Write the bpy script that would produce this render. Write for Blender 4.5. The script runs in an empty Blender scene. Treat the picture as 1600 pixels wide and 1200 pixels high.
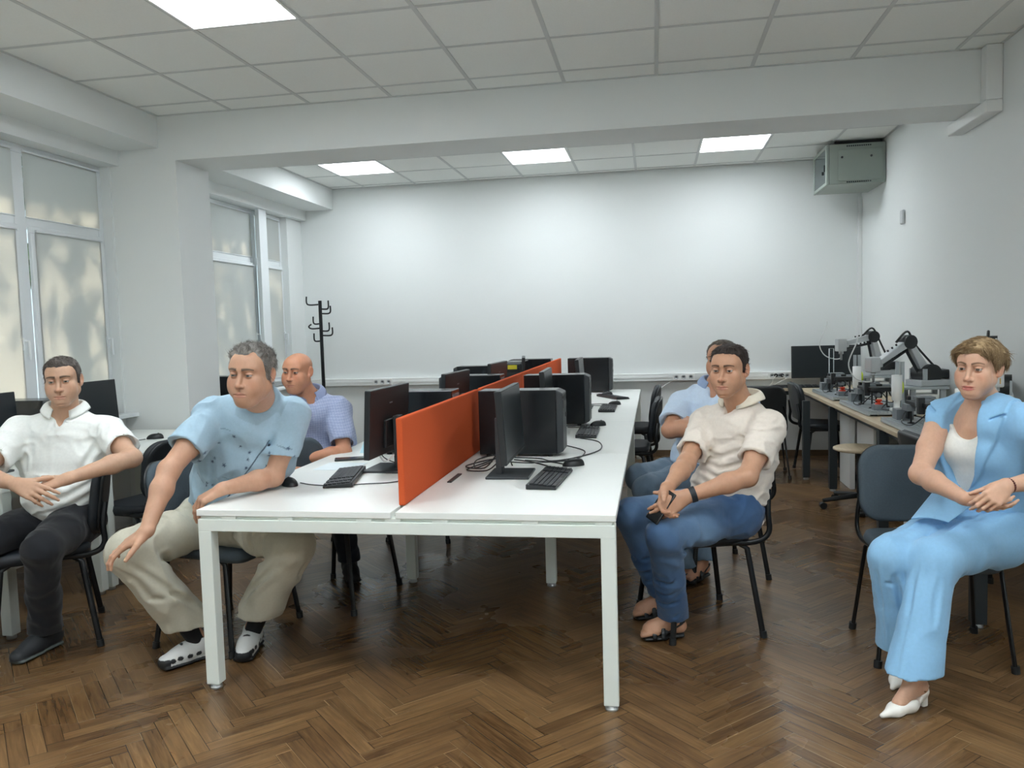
import bpy, bmesh, math, random
import numpy as np
from mathutils import Vector, Matrix, Euler

# ------------------------------------------------------------------ camera, world, sun, exposure
SC = bpy.context.scene
COL = SC.collection
PI = math.pi
YAW, PITCH, ROLL, FPX = -0.17727, -0.07087, -0.028345, 1248.23
CAM = Vector((0, 0, 1.42))
def cam_axes():
    cy, sy, cp, sp, cr, sr = math.cos(YAW), math.sin(YAW), math.cos(PITCH), math.sin(PITCH), math.cos(ROLL), math.sin(ROLL)
    fwd = Vector((sy*cp, cy*cp, sp)); right = Vector((cy, -sy, 0)); up = right.cross(fwd)
    return cr*right + sr*up, -sr*right + cr*up, -fwd
_r, _u, _b = cam_axes()
cam_data = bpy.data.cameras.new('camera'); cam = bpy.data.objects.new('camera', cam_data); COL.objects.link(cam)
cam.matrix_world = Matrix(((_r.x, _u.x, _b.x, CAM.x), (_r.y, _u.y, _b.y, CAM.y), (_r.z, _u.z, _b.z, CAM.z), (0, 0, 0, 1)))
cam_data.sensor_width = 36; cam_data.lens = 36*FPX/1600; cam_data.clip_end = 200
SC.camera = cam
SC.view_settings.view_transform = 'Standard'; SC.view_settings.look = 'None'; SC.view_settings.gamma = 1
SC.view_settings.use_curve_mapping = False
SC.view_settings.exposure = 0.95
LAMP, LAMP_FAR = 14.0, 12.0
SC.cycles.max_bounces = 10; SC.cycles.diffuse_bounces = 6; SC.cycles.use_denoising = True
W = bpy.data.worlds.new('world'); SC.world = W; W.use_nodes = True
W.node_tree.nodes['Background'].inputs[0].default_value = (0.80, 0.92, 1.0, 1)
W.node_tree.nodes['Background'].inputs[1].default_value = .85
sd = bpy.data.lights.new('sun', 'SUN'); sd.energy = 10.5; sd.angle = math.radians(1.2); sd.color = (1.0, 0.86, 0.68)
sun = bpy.data.objects.new('sun', sd); COL.objects.link(sun); sun.location = (-9, 3, 8)
sun.rotation_euler = Vector((0.80, 0.16, -0.62)).to_track_quat('-Z', 'Y').to_euler()

# ------------------------------------------------------------------ helpers
def lin(c):
    return tuple(((x/255)/12.92 if x/255 <= .04045 else ((x/255+.055)/1.055)**2.4) for x in c)
def mat(name, rgb, rough=.6, metal=0.0, spec=.5, noise=0.0, nscale=30, bump=0.0, bscale=200, alpha=None, coat=0, sheen=0, vcol=False, emit=0, stretch=None):
    m = bpy.data.materials.new(name); m.use_nodes = True; nt = m.node_tree; N = nt.nodes; Lk = nt.links
    b = N['Principled BSDF']; c = lin(rgb)
    b.inputs['Base Color'].default_value = (*c, 1); b.inputs['Roughness'].default_value = rough
    b.inputs['Metallic'].default_value = metal; b.inputs['Specular IOR Level'].default_value = spec
    b.inputs['Coat Weight'].default_value = coat; b.inputs['Sheen Weight'].default_value = sheen
    if emit: b.inputs['Emission Color'].default_value = (*c, 1); b.inputs['Emission Strength'].default_value = emit
    tc = N.new('ShaderNodeTexCoord'); src = tc.outputs['Object']
    if stretch:
        mp = N.new('ShaderNodeMapping'); mp.inputs['Scale'].default_value = stretch; Lk.new(src, mp.inputs[0]); src = mp.outputs[0]
    base = None
    if vcol:
        at_ = N.new('ShaderNodeAttribute'); at_.attribute_name = 'Col'; base = at_.outputs['Color']; Lk.new(base, b.inputs['Base Color'])
    if noise:
        n = N.new('ShaderNodeTexNoise'); n.inputs['Scale'].default_value = nscale; n.inputs['Detail'].default_value = 5; Lk.new(src, n.inputs['Vector'])
        mr = N.new('ShaderNodeMapRange'); mr.inputs['From Min'].default_value = .25; mr.inputs['From Max'].default_value = .75
        mr.inputs['To Min'].default_value = 1-noise; mr.inputs['To Max'].default_value = 1+noise; Lk.new(n.outputs['Fac'], mr.inputs['Value'])
        mx = N.new('ShaderNodeVectorMath'); mx.operation = 'SCALE'
        if base is not None: Lk.new(base, mx.inputs[0])
        else: mx.inputs[0].default_value = c
        Lk.new(mr.outputs[0], mx.inputs['Scale']); Lk.new(mx.outputs[0], b.inputs['Base Color'])
    if bump:
        n2 = N.new('ShaderNodeTexNoise'); n2.inputs['Scale'].default_value = bscale; n2.inputs['Detail'].default_value = 3; Lk.new(src, n2.inputs['Vector'])
        bp = N.new('ShaderNodeBump'); bp.inputs['Strength'].default_value = bump; bp.inputs['Distance'].default_value = .002
        Lk.new(n2.outputs['Fac'], bp.inputs['Height']); Lk.new(bp.outputs[0], b.inputs['Normal'])
    if alpha is not None:
        b.inputs['Transmission Weight'].default_value = 1; b.inputs['IOR'].default_value = 1.2
    return m
class MB:
    def __init__(s): s.v = []; s.f = []; s.sm = []
    def add(s, vs, fs, smooth=False):
        o = len(s.v); s.v += [tuple(v) for v in vs]; s.f += [tuple(i+o for i in f) for f in fs]; s.sm += [smooth]*len(fs); return s
    def box(s, x0, x1, y0, y1, z0, z1, M=None):
        v = [Vector(p) for p in ((x0,y0,z0),(x1,y0,z0),(x1,y1,z0),(x0,y1,z0),(x0,y0,z1),(x1,y0,z1),(x1,y1,z1),(x0,y1,z1))]
        if M: v = [M @ p for p in v]
        return s.add(v, [(0,3,2,1),(4,5,6,7),(0,1,5,4),(1,2,6,5),(2,3,7,6),(3,0,4,7)])
    def tube(s, pts, r, n=10, flat=1.0, up=None, cap=True):
        pts = [Vector(p) for p in pts]; rs = r if isinstance(r, (list, tuple)) else [r]*len(pts)
        T = []
        for i in range(len(pts)):
            a = pts[max(i-1,0)]; b = pts[min(i+1,len(pts)-1)]; T.append((b-a).normalized())
        nrm = Vector(up) if up else (Vector((0,0,1)) if abs(T[0].z) < .9 else Vector((1,0,0)))
        vs = []; fs = []
        for i, p in enumerate(pts):
            nrm = (nrm - T[i]*nrm.dot(T[i])).normalized(); bi = T[i].cross(nrm)
            for k in range(n):
                a = 2*PI*k/n; vs.append(p + nrm*math.cos(a)*rs[i] + bi*math.sin(a)*rs[i]*flat)
        for i in range(len(pts)-1):
            for k in range(n):
                fs.append((i*n+k, i*n+(k+1)%n, (i+1)*n+(k+1)%n, (i+1)*n+k))
        s.add(vs, fs, True)
        if cap: s.add(vs[:n], [tuple(range(n))[::-1]]); s.add(vs[-n:], [tuple(range(n))])
        return s
    def lathe(s, prof, c=(0,0,0), n=24, M=None):
        vs = []; fs = []; c = Vector(c)
        for r, z in prof:
            for k in range(n):
                a = 2*PI*k/n; p = Vector((r*math.cos(a), r*math.sin(a), z)); p = (M @ p) if M else p; vs.append(p + c)
        for i in range(len(prof)-1):
            for k in range(n): fs.append((i*n+k, i*n+(k+1)%n, (i+1)*n+(k+1)%n, (i+1)*n+k))
        s.add(vs, fs, True)
        if prof[0][0] > 1e-5: s.add(vs[:n], [tuple(range(n))[::-1]])
        if prof[-1][0] > 1e-5: s.add(vs[-n:], [tuple(range(n))])
        return s
    def prism(s, poly, axis, a, b, M=None):
        n = len(poly)
        def P(q, t):
            p = {'x': (t, q[0], q[1]), 'y': (q[0], t, q[1]), 'z': (q[0], q[1], t)}[axis]; p = Vector(p); return (M @ p) if M else p
        vs = [P(q, a) for q in poly] + [P(q, b) for q in poly]
        return s.add(vs, [tuple(range(n))[::-1], tuple(range(n, 2*n))] + [(i, (i+1)%n, n+(i+1)%n, n+i) for i in range(n)])
    def grid(s, fn, nu, nv, smooth=True, closed=False):
        vs = [fn(i/nu, j/nv) for j in range(nv+1) for i in range(nu+1)]
        fs = [(j*(nu+1)+i, j*(nu+1)+i+1, (j+1)*(nu+1)+i+1, (j+1)*(nu+1)+i) for j in range(nv) for i in range(nu)]
        return s.add(vs, fs, smooth)
    def build(s, name, m, parent=None, bevel=0, loc=None, rot=None, sub=0, solid=0):
        me = bpy.data.meshes.new(name); me.from_pydata(s.v, [], s.f); me.update()
        bm = bmesh.new(); bm.from_mesh(me); bmesh.ops.recalc_face_normals(bm, faces=bm.faces[:]); bm.to_mesh(me); bm.free()
        me.polygons.foreach_set('use_smooth', s.sm if len(s.sm) == len(me.polygons) else [False]*len(me.polygons))
        me.materials.append(m)
        o = bpy.data.objects.new(name, me); COL.objects.link(o)
        if parent: o.parent = parent
        if loc: o.location = loc
        if rot: o.rotation_euler = rot
        if solid: md = o.modifiers.new('s', 'SOLIDIFY'); md.thickness = solid; md.offset = 0
        if bevel: md = o.modifiers.new('b', 'BEVEL'); md.width = bevel; md.segments = 2; md.limit_method = 'ANGLE'; md.angle_limit = math.radians(40)
        if sub: md = o.modifiers.new('u', 'SUBSURF'); md.levels = sub; md.render_levels = sub
        return o
def tag(o, label=None, cat=None, group=None, kind=None):
    if label: o['label'] = label
    if cat: o['category'] = cat
    if group: o['group'] = group
    if kind: o['kind'] = kind
    return o
def empty(name, loc=(0,0,0), rz=0, label=None, cat=None, group=None):
    o = bpy.data.objects.new(name, None); COL.objects.link(o); o.location = loc; o.rotation_euler = (0, 0, rz); o.empty_display_size = .1
    return tag(o, label, cat, group)
def kids(o): return [c for c in bpy.data.objects if c.parent == o]
def copy_tree(o, parent=None, label=None, loc=None, rz=None):
    c = o.copy(); COL.objects.link(c); c.parent = parent
    if label: c['label'] = label
    if loc is not None: c.location = loc
    if rz is not None: c.rotation_euler = (0, 0, rz)
    for ch in kids(o): copy_tree(ch, c)
    return c
def struct(o): o['kind'] = 'structure'; return o
def RZ(a, c=(0,0,0)): return Matrix.Translation(Vector(c)) @ Matrix.Rotation(a, 4, 'Z')
def arc(pts, n=6):
    """Catmull-Rom smoothing of a polyline"""
    P = [Vector(p) for p in pts]; out = []
    for i in range(len(P)-1):
        p0 = P[max(i-1,0)]; p1 = P[i]; p2 = P[i+1]; p3 = P[min(i+2,len(P)-1)]
        for k in range(n):
            t = k/n; out.append(.5*((2*p1) + (p2-p0)*t + (2*p0-5*p1+4*p2-p3)*t*t + (3*p1-p0-3*p2+p3)*t**3))
    out.append(P[-1]); return out

# ------------------------------------------------------------------ materials
M = {}
M['wall'] = mat('wall_paint', (226, 230, 229), .75, bump=.15, bscale=60, spec=.25)
M['ceil'] = mat('ceiling_tile', (236, 239, 236), .95, noise=.02, nscale=120, bump=.3, bscale=260, spec=.1)
M['tbar'] = mat('tbar', (200, 204, 203), .5)
M['pvc'] = mat('white_pvc', (226, 231, 233), .35)
M['trunk'] = mat('trunking', (228, 231, 230), .4)
M['desk'] = mat('white_laminate', (236, 240, 236), .33, noise=.01, nscale=4)
M['deskmetal'] = mat('white_metal', (226, 234, 228), .38)
M['glide'] = mat('glide', (190, 195, 195), .3, metal=.6)
M['orange'] = mat('orange_fabric', (200, 88, 48), .9, noise=.06, nscale=300, bump=.5, bscale=700, spec=.15)
M['black'] = mat('black_plastic', (27, 31, 33), .42, noise=.05)
M['blackgloss'] = mat('black_gloss', (20, 24, 27), .22)
M['screen'] = mat('dark_screen', (22, 30, 34), .28)
M['dgrey'] = mat('dark_grey_plastic', (52, 57, 60), .45)
M['grey'] = mat('grey_plastic', (120, 126, 130), .4)
M['key'] = mat('key_plastic', (38, 42, 45), .5)
M['frame'] = mat('chair_tube', (20, 23, 25), .32, metal=.2)
M['uphol'] = mat('slate_upholstery', (72, 84, 92), .8, noise=.08, nscale=150, bump=.4, bscale=500)
M['uphol2'] = mat('black_upholstery', (30, 36, 42), .55, noise=.08, nscale=60, bump=.2, bscale=300)
M['wood'] = mat('light_wood', (196, 180, 152), .5, noise=.12, nscale=6, stretch=(8, .8, 8))
M['woodedge'] = mat('wood_edge', (178, 160, 132), .5, noise=.08, nscale=20)
M['anth'] = mat('anthracite_metal', (52, 60, 64), .4, metal=.3)
M['alu'] = mat('aluminium', (176, 184, 188), .38, metal=.35)
M['silver'] = mat('silver_paint', (190, 194, 196), .35, metal=.3)
M['white'] = mat('white_plastic', (232, 234, 232), .35)
M['lime'] = mat('lime_plastic', (206, 226, 70), .4)
M['yellow'] = mat('yellow_sticker', (235, 220, 60), .5)
M['red'] = mat('red_plastic', (206, 62, 34), .4)
M['bluesticker'] = mat('blue_sticker', (150, 190, 220), .4)
M['rack'] = mat('rack_grey', (150, 160, 152), .42)
M['glass'] = mat('glass', (230, 238, 240), .02, alpha=1)
M['tint'] = mat('tinted_glass', (70, 84, 86), .08, metal=.1)
M['paper'] = mat('paper', (225, 236, 240), .8)
M['cyan'] = mat('cyan_paper', (176, 214, 224), .8)
M['brown'] = mat('brown_baseboard', (104, 84, 62), .5, noise=.1)
M['cable_w'] = mat('white_cable', (215, 218, 216), .5)

def emis(name, rgb, s):
    m = bpy.data.materials.new(name); m.use_nodes = True; nt = m.node_tree; nt.nodes.remove(nt.nodes['Principled BSDF'])
    e = nt.nodes.new('ShaderNodeEmission'); e.inputs[0].default_value = (*lin(rgb), 1); e.inputs[1].default_value = s
    nt.links.new(e.outputs[0], nt.nodes['Material Output'].inputs[0]); return m
M['lamp'] = emis('lamp_diffuser', (244, 250, 255), LAMP); M['lamp_far'] = emis('lamp_diffuser_dimmed', (244, 250, 255), LAMP_FAR)  # far copy dimmed only to keep hot spots off the back wall
def blind_mat():
    m = bpy.data.materials.new('roller_blind'); m.use_nodes = True; nt = m.node_tree; N = nt.nodes; N.remove(N['Principled BSDF'])
    d = N.new('ShaderNodeBsdfDiffuse'); d.inputs[0].default_value = (*lin((196, 200, 200)), 1)
    t = N.new('ShaderNodeBsdfTranslucent'); t.inputs[0].default_value = (*lin((205, 200, 188)), 1)
    x = N.new('ShaderNodeMixShader'); x.inputs[0].default_value = .42
    nt.links.new(d.outputs[0], x.inputs[1]); nt.links.new(t.outputs[0], x.inputs[2]); nt.links.new(x.outputs[0], N['Material Output'].inputs[0])
    return m
M['blind'] = blind_mat()
def floor_mat():
    m = bpy.data.materials.new('oak_parquet'); m.use_nodes = True; nt = m.node_tree; N = nt.nodes; Lk = nt.links; b = N['Principled BSDF']
    uv = N.new('ShaderNodeUVMap'); uv.uv_map = 'UVMap'
    at_ = N.new('ShaderNodeAttribute'); at_.attribute_name = 'Col'
    sep = N.new('ShaderNodeSeparateColor'); Lk.new(at_.outputs['Color'], sep.inputs[0])
    # grain: u along plank (metres), v across; offset per plank
    cmb = N.new('ShaderNodeCombineXYZ'); Lk.new(sep.outputs[1], cmb.inputs[2])
    add = N.new('ShaderNodeVectorMath'); add.operation = 'MULTIPLY_ADD'; add.inputs[1].default_value = (1, 1, 1)
    sc = N.new('ShaderNodeVectorMath'); sc.operation = 'SCALE'; sc.inputs['Scale'].default_value = 37.0
    Lk.new(cmb.outputs[0], sc.inputs[0]); Lk.new(uv.outputs[0], add.inputs[0]); Lk.new(sc.outputs[0], add.inputs[2])
    mp = N.new('ShaderNodeMapping'); mp.inputs['Scale'].default_value = (4.0, 48, 1); Lk.new(add.outputs[0], mp.inputs[0])
    g = N.new('ShaderNodeTexNoise'); g.inputs['Scale'].default_value = 1.6; g.inputs['Detail'].default_value = 6; g.inputs['Distortion'].default_value = .6; Lk.new(mp.outputs[0], g.inputs['Vector'])
    # large worn patches over the room
    tc = N.new('ShaderNodeTexCoord'); pn = N.new('ShaderNodeTexNoise'); pn.inputs['Scale'].default_value = 1.3; pn.inputs['Detail'].default_value = 4; Lk.new(tc.outputs['Object'], pn.inputs['Vector'])
    ramp = N.new('ShaderNodeValToRGB'); e = ramp.color_ramp.elements
    e[0].position = .0; e[0].color = (*lin((40, 29, 19)), 1); e[1].position = 1; e[1].color = (*lin((164, 131, 88)), 1)
    k = e.new(.35); k.color = (*lin((80, 57, 35)), 1); k = e.new(.65); k.color = (*lin((119, 91, 59)), 1)
    a1 = N.new('ShaderNodeMath'); a1.operation = 'MULTIPLY'; a1.inputs[1].default_value = .22; Lk.new(sep.outputs[0], a1.inputs[0])
    a2 = N.new('ShaderNodeMath'); a2.operation = 'MULTIPLY_ADD'; a2.inputs[1].default_value = .60; Lk.new(g.outputs['Fac'], a2.inputs[0]); Lk.new(a1.outputs[0], a2.inputs[2])
    a3 = N.new('ShaderNodeMath'); a3.operation = 'MULTIPLY_ADD'; a3.inputs[1].default_value = .42; Lk.new(pn.outputs['Fac'], a3.inputs[0]); Lk.new(a2.outputs[0], a3.inputs[2])
    a4 = N.new('ShaderNodeMath'); a4.operation = 'SUBTRACT'; a4.inputs[1].default_value = .09; Lk.new(a3.outputs[0], a4.inputs[0])
    Lk.new(a4.outputs[0], ramp.inputs[0])
    # seams from a second uv (0..1 across, 0..1 along)
    uv2 = N.new('ShaderNodeUVMap'); uv2.uv_map = 'Seam'; sp = N.new('ShaderNodeSeparateXYZ'); Lk.new(uv2.outputs[0], sp.inputs[0])
    def edge(o, w):
        s1 = N.new('ShaderNodeMath'); s1.operation = 'SUBTRACT'; s1.inputs[1].default_value = .5; Lk.new(o, s1.inputs[0])
        s2 = N.new('ShaderNodeMath'); s2.operation = 'ABSOLUTE'; Lk.new(s1.outputs[0], s2.inputs[0])
        s3 = N.new('ShaderNodeMath'); s3.operation = 'GREATER_THAN'; s3.inputs[1].default_value = .5-w; Lk.new(s2.outputs[0], s3.inputs[0]); return s3.outputs[0]
    mxm = N.new('ShaderNodeMath'); mxm.operation = 'MAXIMUM'; Lk.new(edge(sp.outputs[0], .004), mxm.inputs[0]); Lk.new(edge(sp.outputs[1], .022), mxm.inputs[1])
    # seam tone per plank: dusty light or dark
    st = N.new('ShaderNodeValToRGB'); q = st.color_ramp.elements; st.color_ramp.interpolation = 'CONSTANT'
    q[0].color = (*lin((40, 27, 18)), 1); q[1].position = .80; q[1].color = (*lin((158, 134, 100)), 1); Lk.new(sep.outputs[2], st.inputs[0])
    mix = N.new('ShaderNodeMix'); mix.data_type = 'RGBA'; Lk.new(mxm.outputs[0], mix.inputs[0]); Lk.new(ramp.outputs[0], mix.inputs[6]); Lk.new(st.outputs[0], mix.inputs[7])
    Lk.new(mix.outputs[2], b.inputs['Base Color'])
    rr = N.new('ShaderNodeMapRange'); rr.inputs['To Min'].default_value = .16; rr.inputs['To Max'].default_value = .42; Lk.new(pn.outputs['Fac'], rr.inputs['Value'])
    rr.interpolation_type = 'SMOOTHSTEP'
    rr.inputs['From Min'].default_value = .2; rr.inputs['From Max'].default_value = .8
    Lk.new(rr.outputs[0], b.inputs['Roughness']); b.inputs['Specular IOR Level'].default_value = .5
    bp = N.new('ShaderNodeBump'); bp.inputs['Strength'].default_value = .35; bp.inputs['Distance'].default_value = .002
    wv = N.new('ShaderNodeTexNoise'); wv.inputs['Scale'].default_value = 9; Lk.new(tc.outputs['Object'], wv.inputs['Vector'])
    hs = N.new('ShaderNodeMath'); hs.operation = 'MULTIPLY_ADD'; hs.inputs[1].default_value = 1.2; Lk.new(wv.outputs['Fac'], hs.inputs[0]); Lk.new(g.outputs['Fac'], hs.inputs[2])
    hs2 = N.new('ShaderNodeMath'); hs2.operation = 'SUBTRACT'; Lk.new(hs.outputs[0], hs2.inputs[0]); Lk.new(mxm.outputs[0], hs2.inputs[1])
    Lk.new(hs2.outputs[0], bp.inputs['Height']); Lk.new(bp.outputs[0], b.inputs['Normal'])
    return m

# ------------------------------------------------------------------ room shell
XL, XR, YB, YF, ZC = -4.0, 2.08, 8.66, -2.6, 3.03
def build_floor():
    rnd = random.Random(5); w = .057; n = 7; L = w*n; X0 = .17
    V = []; F = []; U = []; S = []; Cc = []
    s2 = math.sqrt(.5)
    def put(u0, v0, du, dv, horiz):
        cu, cv = u0+du/2, v0+dv/2; x = (cu-cv)*s2+X0; y = (cu+cv)*s2
        if x < XL-.3 or x > XR+.3 or y < YF-.3 or y > YB+.3: return
        q = [(u0,v0),(u0+du,v0),(u0+du,v0+dv),(u0,v0+dv)]; o = len(V)
        for a, b in q: V.append(((a-b)*s2+X0, (a+b)*s2, 0))
        F.append((o,o+1,o+2,o+3)); c = (rnd.random(), rnd.random(), rnd.random(), 1); Cc.append(c)
        if horiz: U.extend([(0,0),(L,0),(L,w),(0,w)]); S.extend([(0,0),(1,0),(1,1),(0,1)])
        else: U.extend([(0,0),(0,w),(L,w),(L,0)]); S.extend([(0,0),(0,1),(1,1),(1,0)])
    for k in range(-200, 260):
        for r in range(-16, 17):
            off = r*2*L
            # row k: the horizontal plank starts at u = k*w + off ; only keep those near the room
            if abs((k*w+off-k*w)*s2) < 9: put(k*w+off, k*w, L, w, True)
            if abs(off*s2) < 9: put((k-1)*w+off, k*w, w, L, False)
    me = bpy.data.meshes.new('floor'); me.from_pydata(V, [], F)
    u1 = me.uv_layers.new(name='UVMap'); u2 = me.uv_layers.new(name='Seam')
    u1.data.foreach_set('uv', [c for p in U for c in p]); u2.data.foreach_set('uv', [c for p in S for c in p])
    ca = me.color_attributes.new('Col', 'FLOAT_COLOR', 'CORNER'); ca.data.foreach_set('color', [x for c in Cc for _ in range(4) for x in c])
    me.materials.append(floor_mat()); o = bpy.data.objects.new('floor', me); COL.objects.link(o); return struct(o)
build_floor()
def sbox(name, m, *boxes, bevel=0):
    b = MB()
    for q in boxes: b.box(*q)
    return struct(b.build(name, m, bevel=bevel))
sbox('wall_back', M['wall'], (XL-.3, XR+.2, YB, YB+.2, -.1, 3.3))
sbox('wall_right', M['wall'], (XR, XR+.2, YF-.2, YB, -.1, 3.3))
sbox('wall_front', M['wall'], (XL-.3, XR+.2, YF-.2, YF, -.1, 3.3))
SILL = .86
W1, W2, W3 = (2.35, 5.40), (5.92, 8.30), (-2.2, 1.75)   # window openings along y; the third, unseen behind the camera, is added for daylight
sbox('wall_left', M['wall'], (XL-.25, XL+.05, YF, W3[0], -.1, 3.3), (XL-.25, XL+.05, W3[0], W3[1], -.1, SILL), (XL-.25, XL+.05, W3[0], W3[1], 2.69, 3.3), (XL-.25, XL+.05, W3[1], W1[0], -.1, 3.3), (XL-.25, XL+.05, W1[0], W1[1], -.1, SILL), (XL-.25, XL+.05, W1[0], W1[1], 2.69, 3.3),
     (XL-.25, XL+.05, W1[1], W2[0], -.1, 3.3), (XL-.25, XL+.05, W2[0], W2[1], -.1, SILL), (XL-.25, XL+.05, W2[0], W2[1], 2.69, 3.3), (XL-.25, XL+.05, W2[1], YB, -.1, 3.3))
sbox('trim_1', M['wall'], (XL+.05, -3.42, 5.42, 5.86, 0, 2.7045))                     # pillar under the beam
sbox('trim_2', M['wall'], (XL+.05, XR, 5.42, 5.86, 2.705, 3.1))                      # beam
sbox('trim_3', M['wall'], (XL+.05, -3.55, YF, 5.42, 2.80, 3.1), (XL+.05, -3.55, 5.86, YB, 2.80, 3.1))   # soffit boxes over the windows
sbox('trim_4', M['wall'], (XL+.05, -3.88, YF, 5.42, 2.69, 2.80), (XL+.05, -3.88, 5.86, YB, 2.69, 2.80))
# suspended ceiling with openings for the light panels
def ceiling(name, y0, y1, ox, oy, lights):
    b = MB(); t = MB()
    xs = [ox+.6*k for k in range(-12, 8)]; xs = [-3.55]+[x for x in xs if -3.55 < x < XR]+[XR]
    ys = [oy+.6*k for k in range(-14, 4)]; ys = [y0]+[y for y in ys if y0 < y < y1]+[y1]
    for i in range(len(xs)-1):
        for j in range(len(ys)-1):
            cx, cy = (xs[i]+xs[i+1])/2, (ys[j]+ys[j+1])/2
            if any(abs(cx-lx) < .25 and abs(cy-ly) < .25 for lx, ly in lights): continue
            b.box(xs[i], xs[i+1], ys[j], ys[j+1], ZC, ZC+.02)
    for x in xs[1:-1]: t.box(x-.012, x+.012, y0, y1, ZC-.004, ZC+.001)
    for y in ys[1:-1]: t.box(-3.55, XR, y-.012, y+.012, ZC-.003, ZC+.0012)
    t.box(-3.55, -3.53, y0, y1, ZC-.0044, ZC+.0014); t.box(XR-.02, XR, y0, y1, ZC-.0044, ZC+.0014)
    t.box(-3.55, XR, y1-.02, y1, ZC-.0048, ZC+.0016); t.box(-3.55, XR, y0, y0+.02, ZC-.0048, ZC+.0016)
    struct(b.build(name, M['ceil'])); return t
NEAR = [(-2.06, 3.67), (-2.06, 1.87), (-.26, 1.87), (1.54, 1.87), (-2.06, -.53), (-.26, -.53), (1.54, -.53)]
FAR = [(-2.86, 7.64), (-1.06, 7.64), (.74, 7.64)]
struct(ceiling('ceiling', YF, 5.42, .04, 3.97, NEAR).build('trim_5', M['tbar']))
struct(ceiling('ceiling_far', 5.86, YB, .44, 7.94, FAR).build('trim_6', M['tbar']))
sbox('ceiling_slab', M['wall'], (XL-.3, XR+.2, YF-.2, YB+.2, 3.25, 3.35))
lab = {(-2.06, 3.67): 'square ceiling light panel in front of the beam, above the left windows side',
       (-2.86, 7.64): 'square light panel beyond the beam, nearest the windows', (-1.06, 7.64): 'square light panel beyond the beam, middle of the three',
       (.74, 7.64): 'square light panel beyond the beam, nearest the grey wall cabinet'}
for (x, y) in NEAR+FAR:
    r = empty('ceiling_light', (x, y, ZC), 0, lab.get((x, y), 'square light panel in the ceiling behind the camera'), 'ceiling light', 'square ceiling light panels')
    if (x, y) not in lab: r['label'] = 'square ceiling light panel %s, %s' % ('in the row above the viewer' if y > 0 else 'behind the viewer', {-2.06: 'the one nearest the windows', -.26: 'the middle one', 1.54: 'the one nearest the right wall'}[x])
    f = MB(); s = .298
    for q in ((-s, s, -s, -s+.014), (-s, s, s-.014, s), (-s, -s+.014, -s+.014, s-.014), (s-.014, s, -s+.014, s-.014)): f.box(q[0], q[1], q[2], q[3], -.006, .02)
    f.build('light_frame', M['white'], r); MB().box(-s+.014, s-.014, -s+.014, s-.014, 0, .012).build('diffuser', M['lamp' if y < 5 else 'lamp_far'], r)
# baseboards
sbox('baseboard_back', M['brown'], (XL+.05, XR, YB-.018, YB, 0, .06)); sbox('baseboard_right', M['brown'], (XR-.018, XR, YF, YB-.02, 0, .06))
# exterior balcony slab and tree that shade the blinds
struct(MB().box(-4.87, XL-.25, -2, 10.5, 2.98, 3.12).build('trim_7', M['wall']))

def window(name, y0, y1, posts, transom, label, blinds=True):
    x = XL-.06; r = empty(name, (0, 0, 0)); r['kind'] = 'structure'
    f = MB(); fw = .055; z0, z1 = SILL, 2.69
    f.box(x-.035, x+.035, y0, y1, z1-fw, z1); f.box(x-.035, x+.035, y0, y1, z0, z0+fw)
    edges = [y0]+posts+[y1]
    for p in (y0, y1-fw): f.box(x-.035, x+.035, p, p+fw, z0+fw, z1-fw)
    for p in posts: f.box(x-.034, x+.034, p-.05, p+.05, z0+fw, z1-fw)
    f.box(x-.033, x+.033, y0+fw, y1-fw, transom-.035, transom+.035)
    f.build('window_frame', M['pvc'], r, bevel=.004)
    MB().box(x-.006, x+.006, y0+.01, y1-.01, z0+.01, z1-.01).build('window_pane', M['glass'], r)
    for i in range(len(edges)-1):
        a, b = edges[i]+.05, edges[i+1]-.05
        s = MB(); h = .045    # opening sash: raised frame in front of the fixed frame
        za, zb = z0+.045, transom-.022
        for q in ((a, b, za, za+h), (a, b, zb-h, zb), (a, a+h, za+h, zb-h), (b-h, b, za+h, zb-h)): s.box(x+.036, x+.062, q[0], q[1], q[2], q[3])
        so = s.build('sash', M['pvc'], r, bevel=.004)
        hd = MB(); hy = b-h/2; hd.box(x+.062, x+.075, hy-.014, hy+.014, 1.36, 1.44); hd.tube([(x+.075, hy, 1.42), (x+.105, hy, 1.42), (x+.105, hy, 1.30)], .008)
        hd.build('window_handle', M['pvc'], so)
        if not blinds: continue
        for (za, zb, xx, inset) in ((z0+.09, transom-.045, x+.0645, h-.014), (transom+.036, z1-.03, x+.0375, -.004)):
            bl = MB(); aa, bb = a+inset, b-inset
            bl.grid(lambda u, v: Vector((xx+.001*math.sin(9*v), aa+(bb-aa)*u, za+(zb-za)*v)), 4, 10)
            rb = bl.build('roller_blind', M['blind'], r)
            cs = MB().tube([(xx+.009, aa, zb-.008), (xx+.009, bb, zb-.008)], .008, 12); cs.build('blind_roll', M['pvc'], rb)
            MB().tube([(xx, aa, za), (xx, bb, za)], .005, 8).build('blind_weight', M['pvc'], rb)
    MB().box(XL-.02, XL+.16, y0-.03, y1+.03, z0-.03, z0).build('window_sill', M['pvc'], r, bevel=.005)
    return r
window('window_1', W1[0], W1[1], [3.52, 4.60], 2.19, '')
window('window_2', W2[0], W2[1], [6.55, 7.68], 2.17, '')
window('added_window', W3[0], W3[1], [-.9, .45], 2.19, '', False)  # added out of view, left without blinds to brighten the ceiling
sbox('trim_8', M['pvc'], (XL+.05, XL+.09, 7.60, 7.76, SILL, 2.69), bevel=.004)
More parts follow.
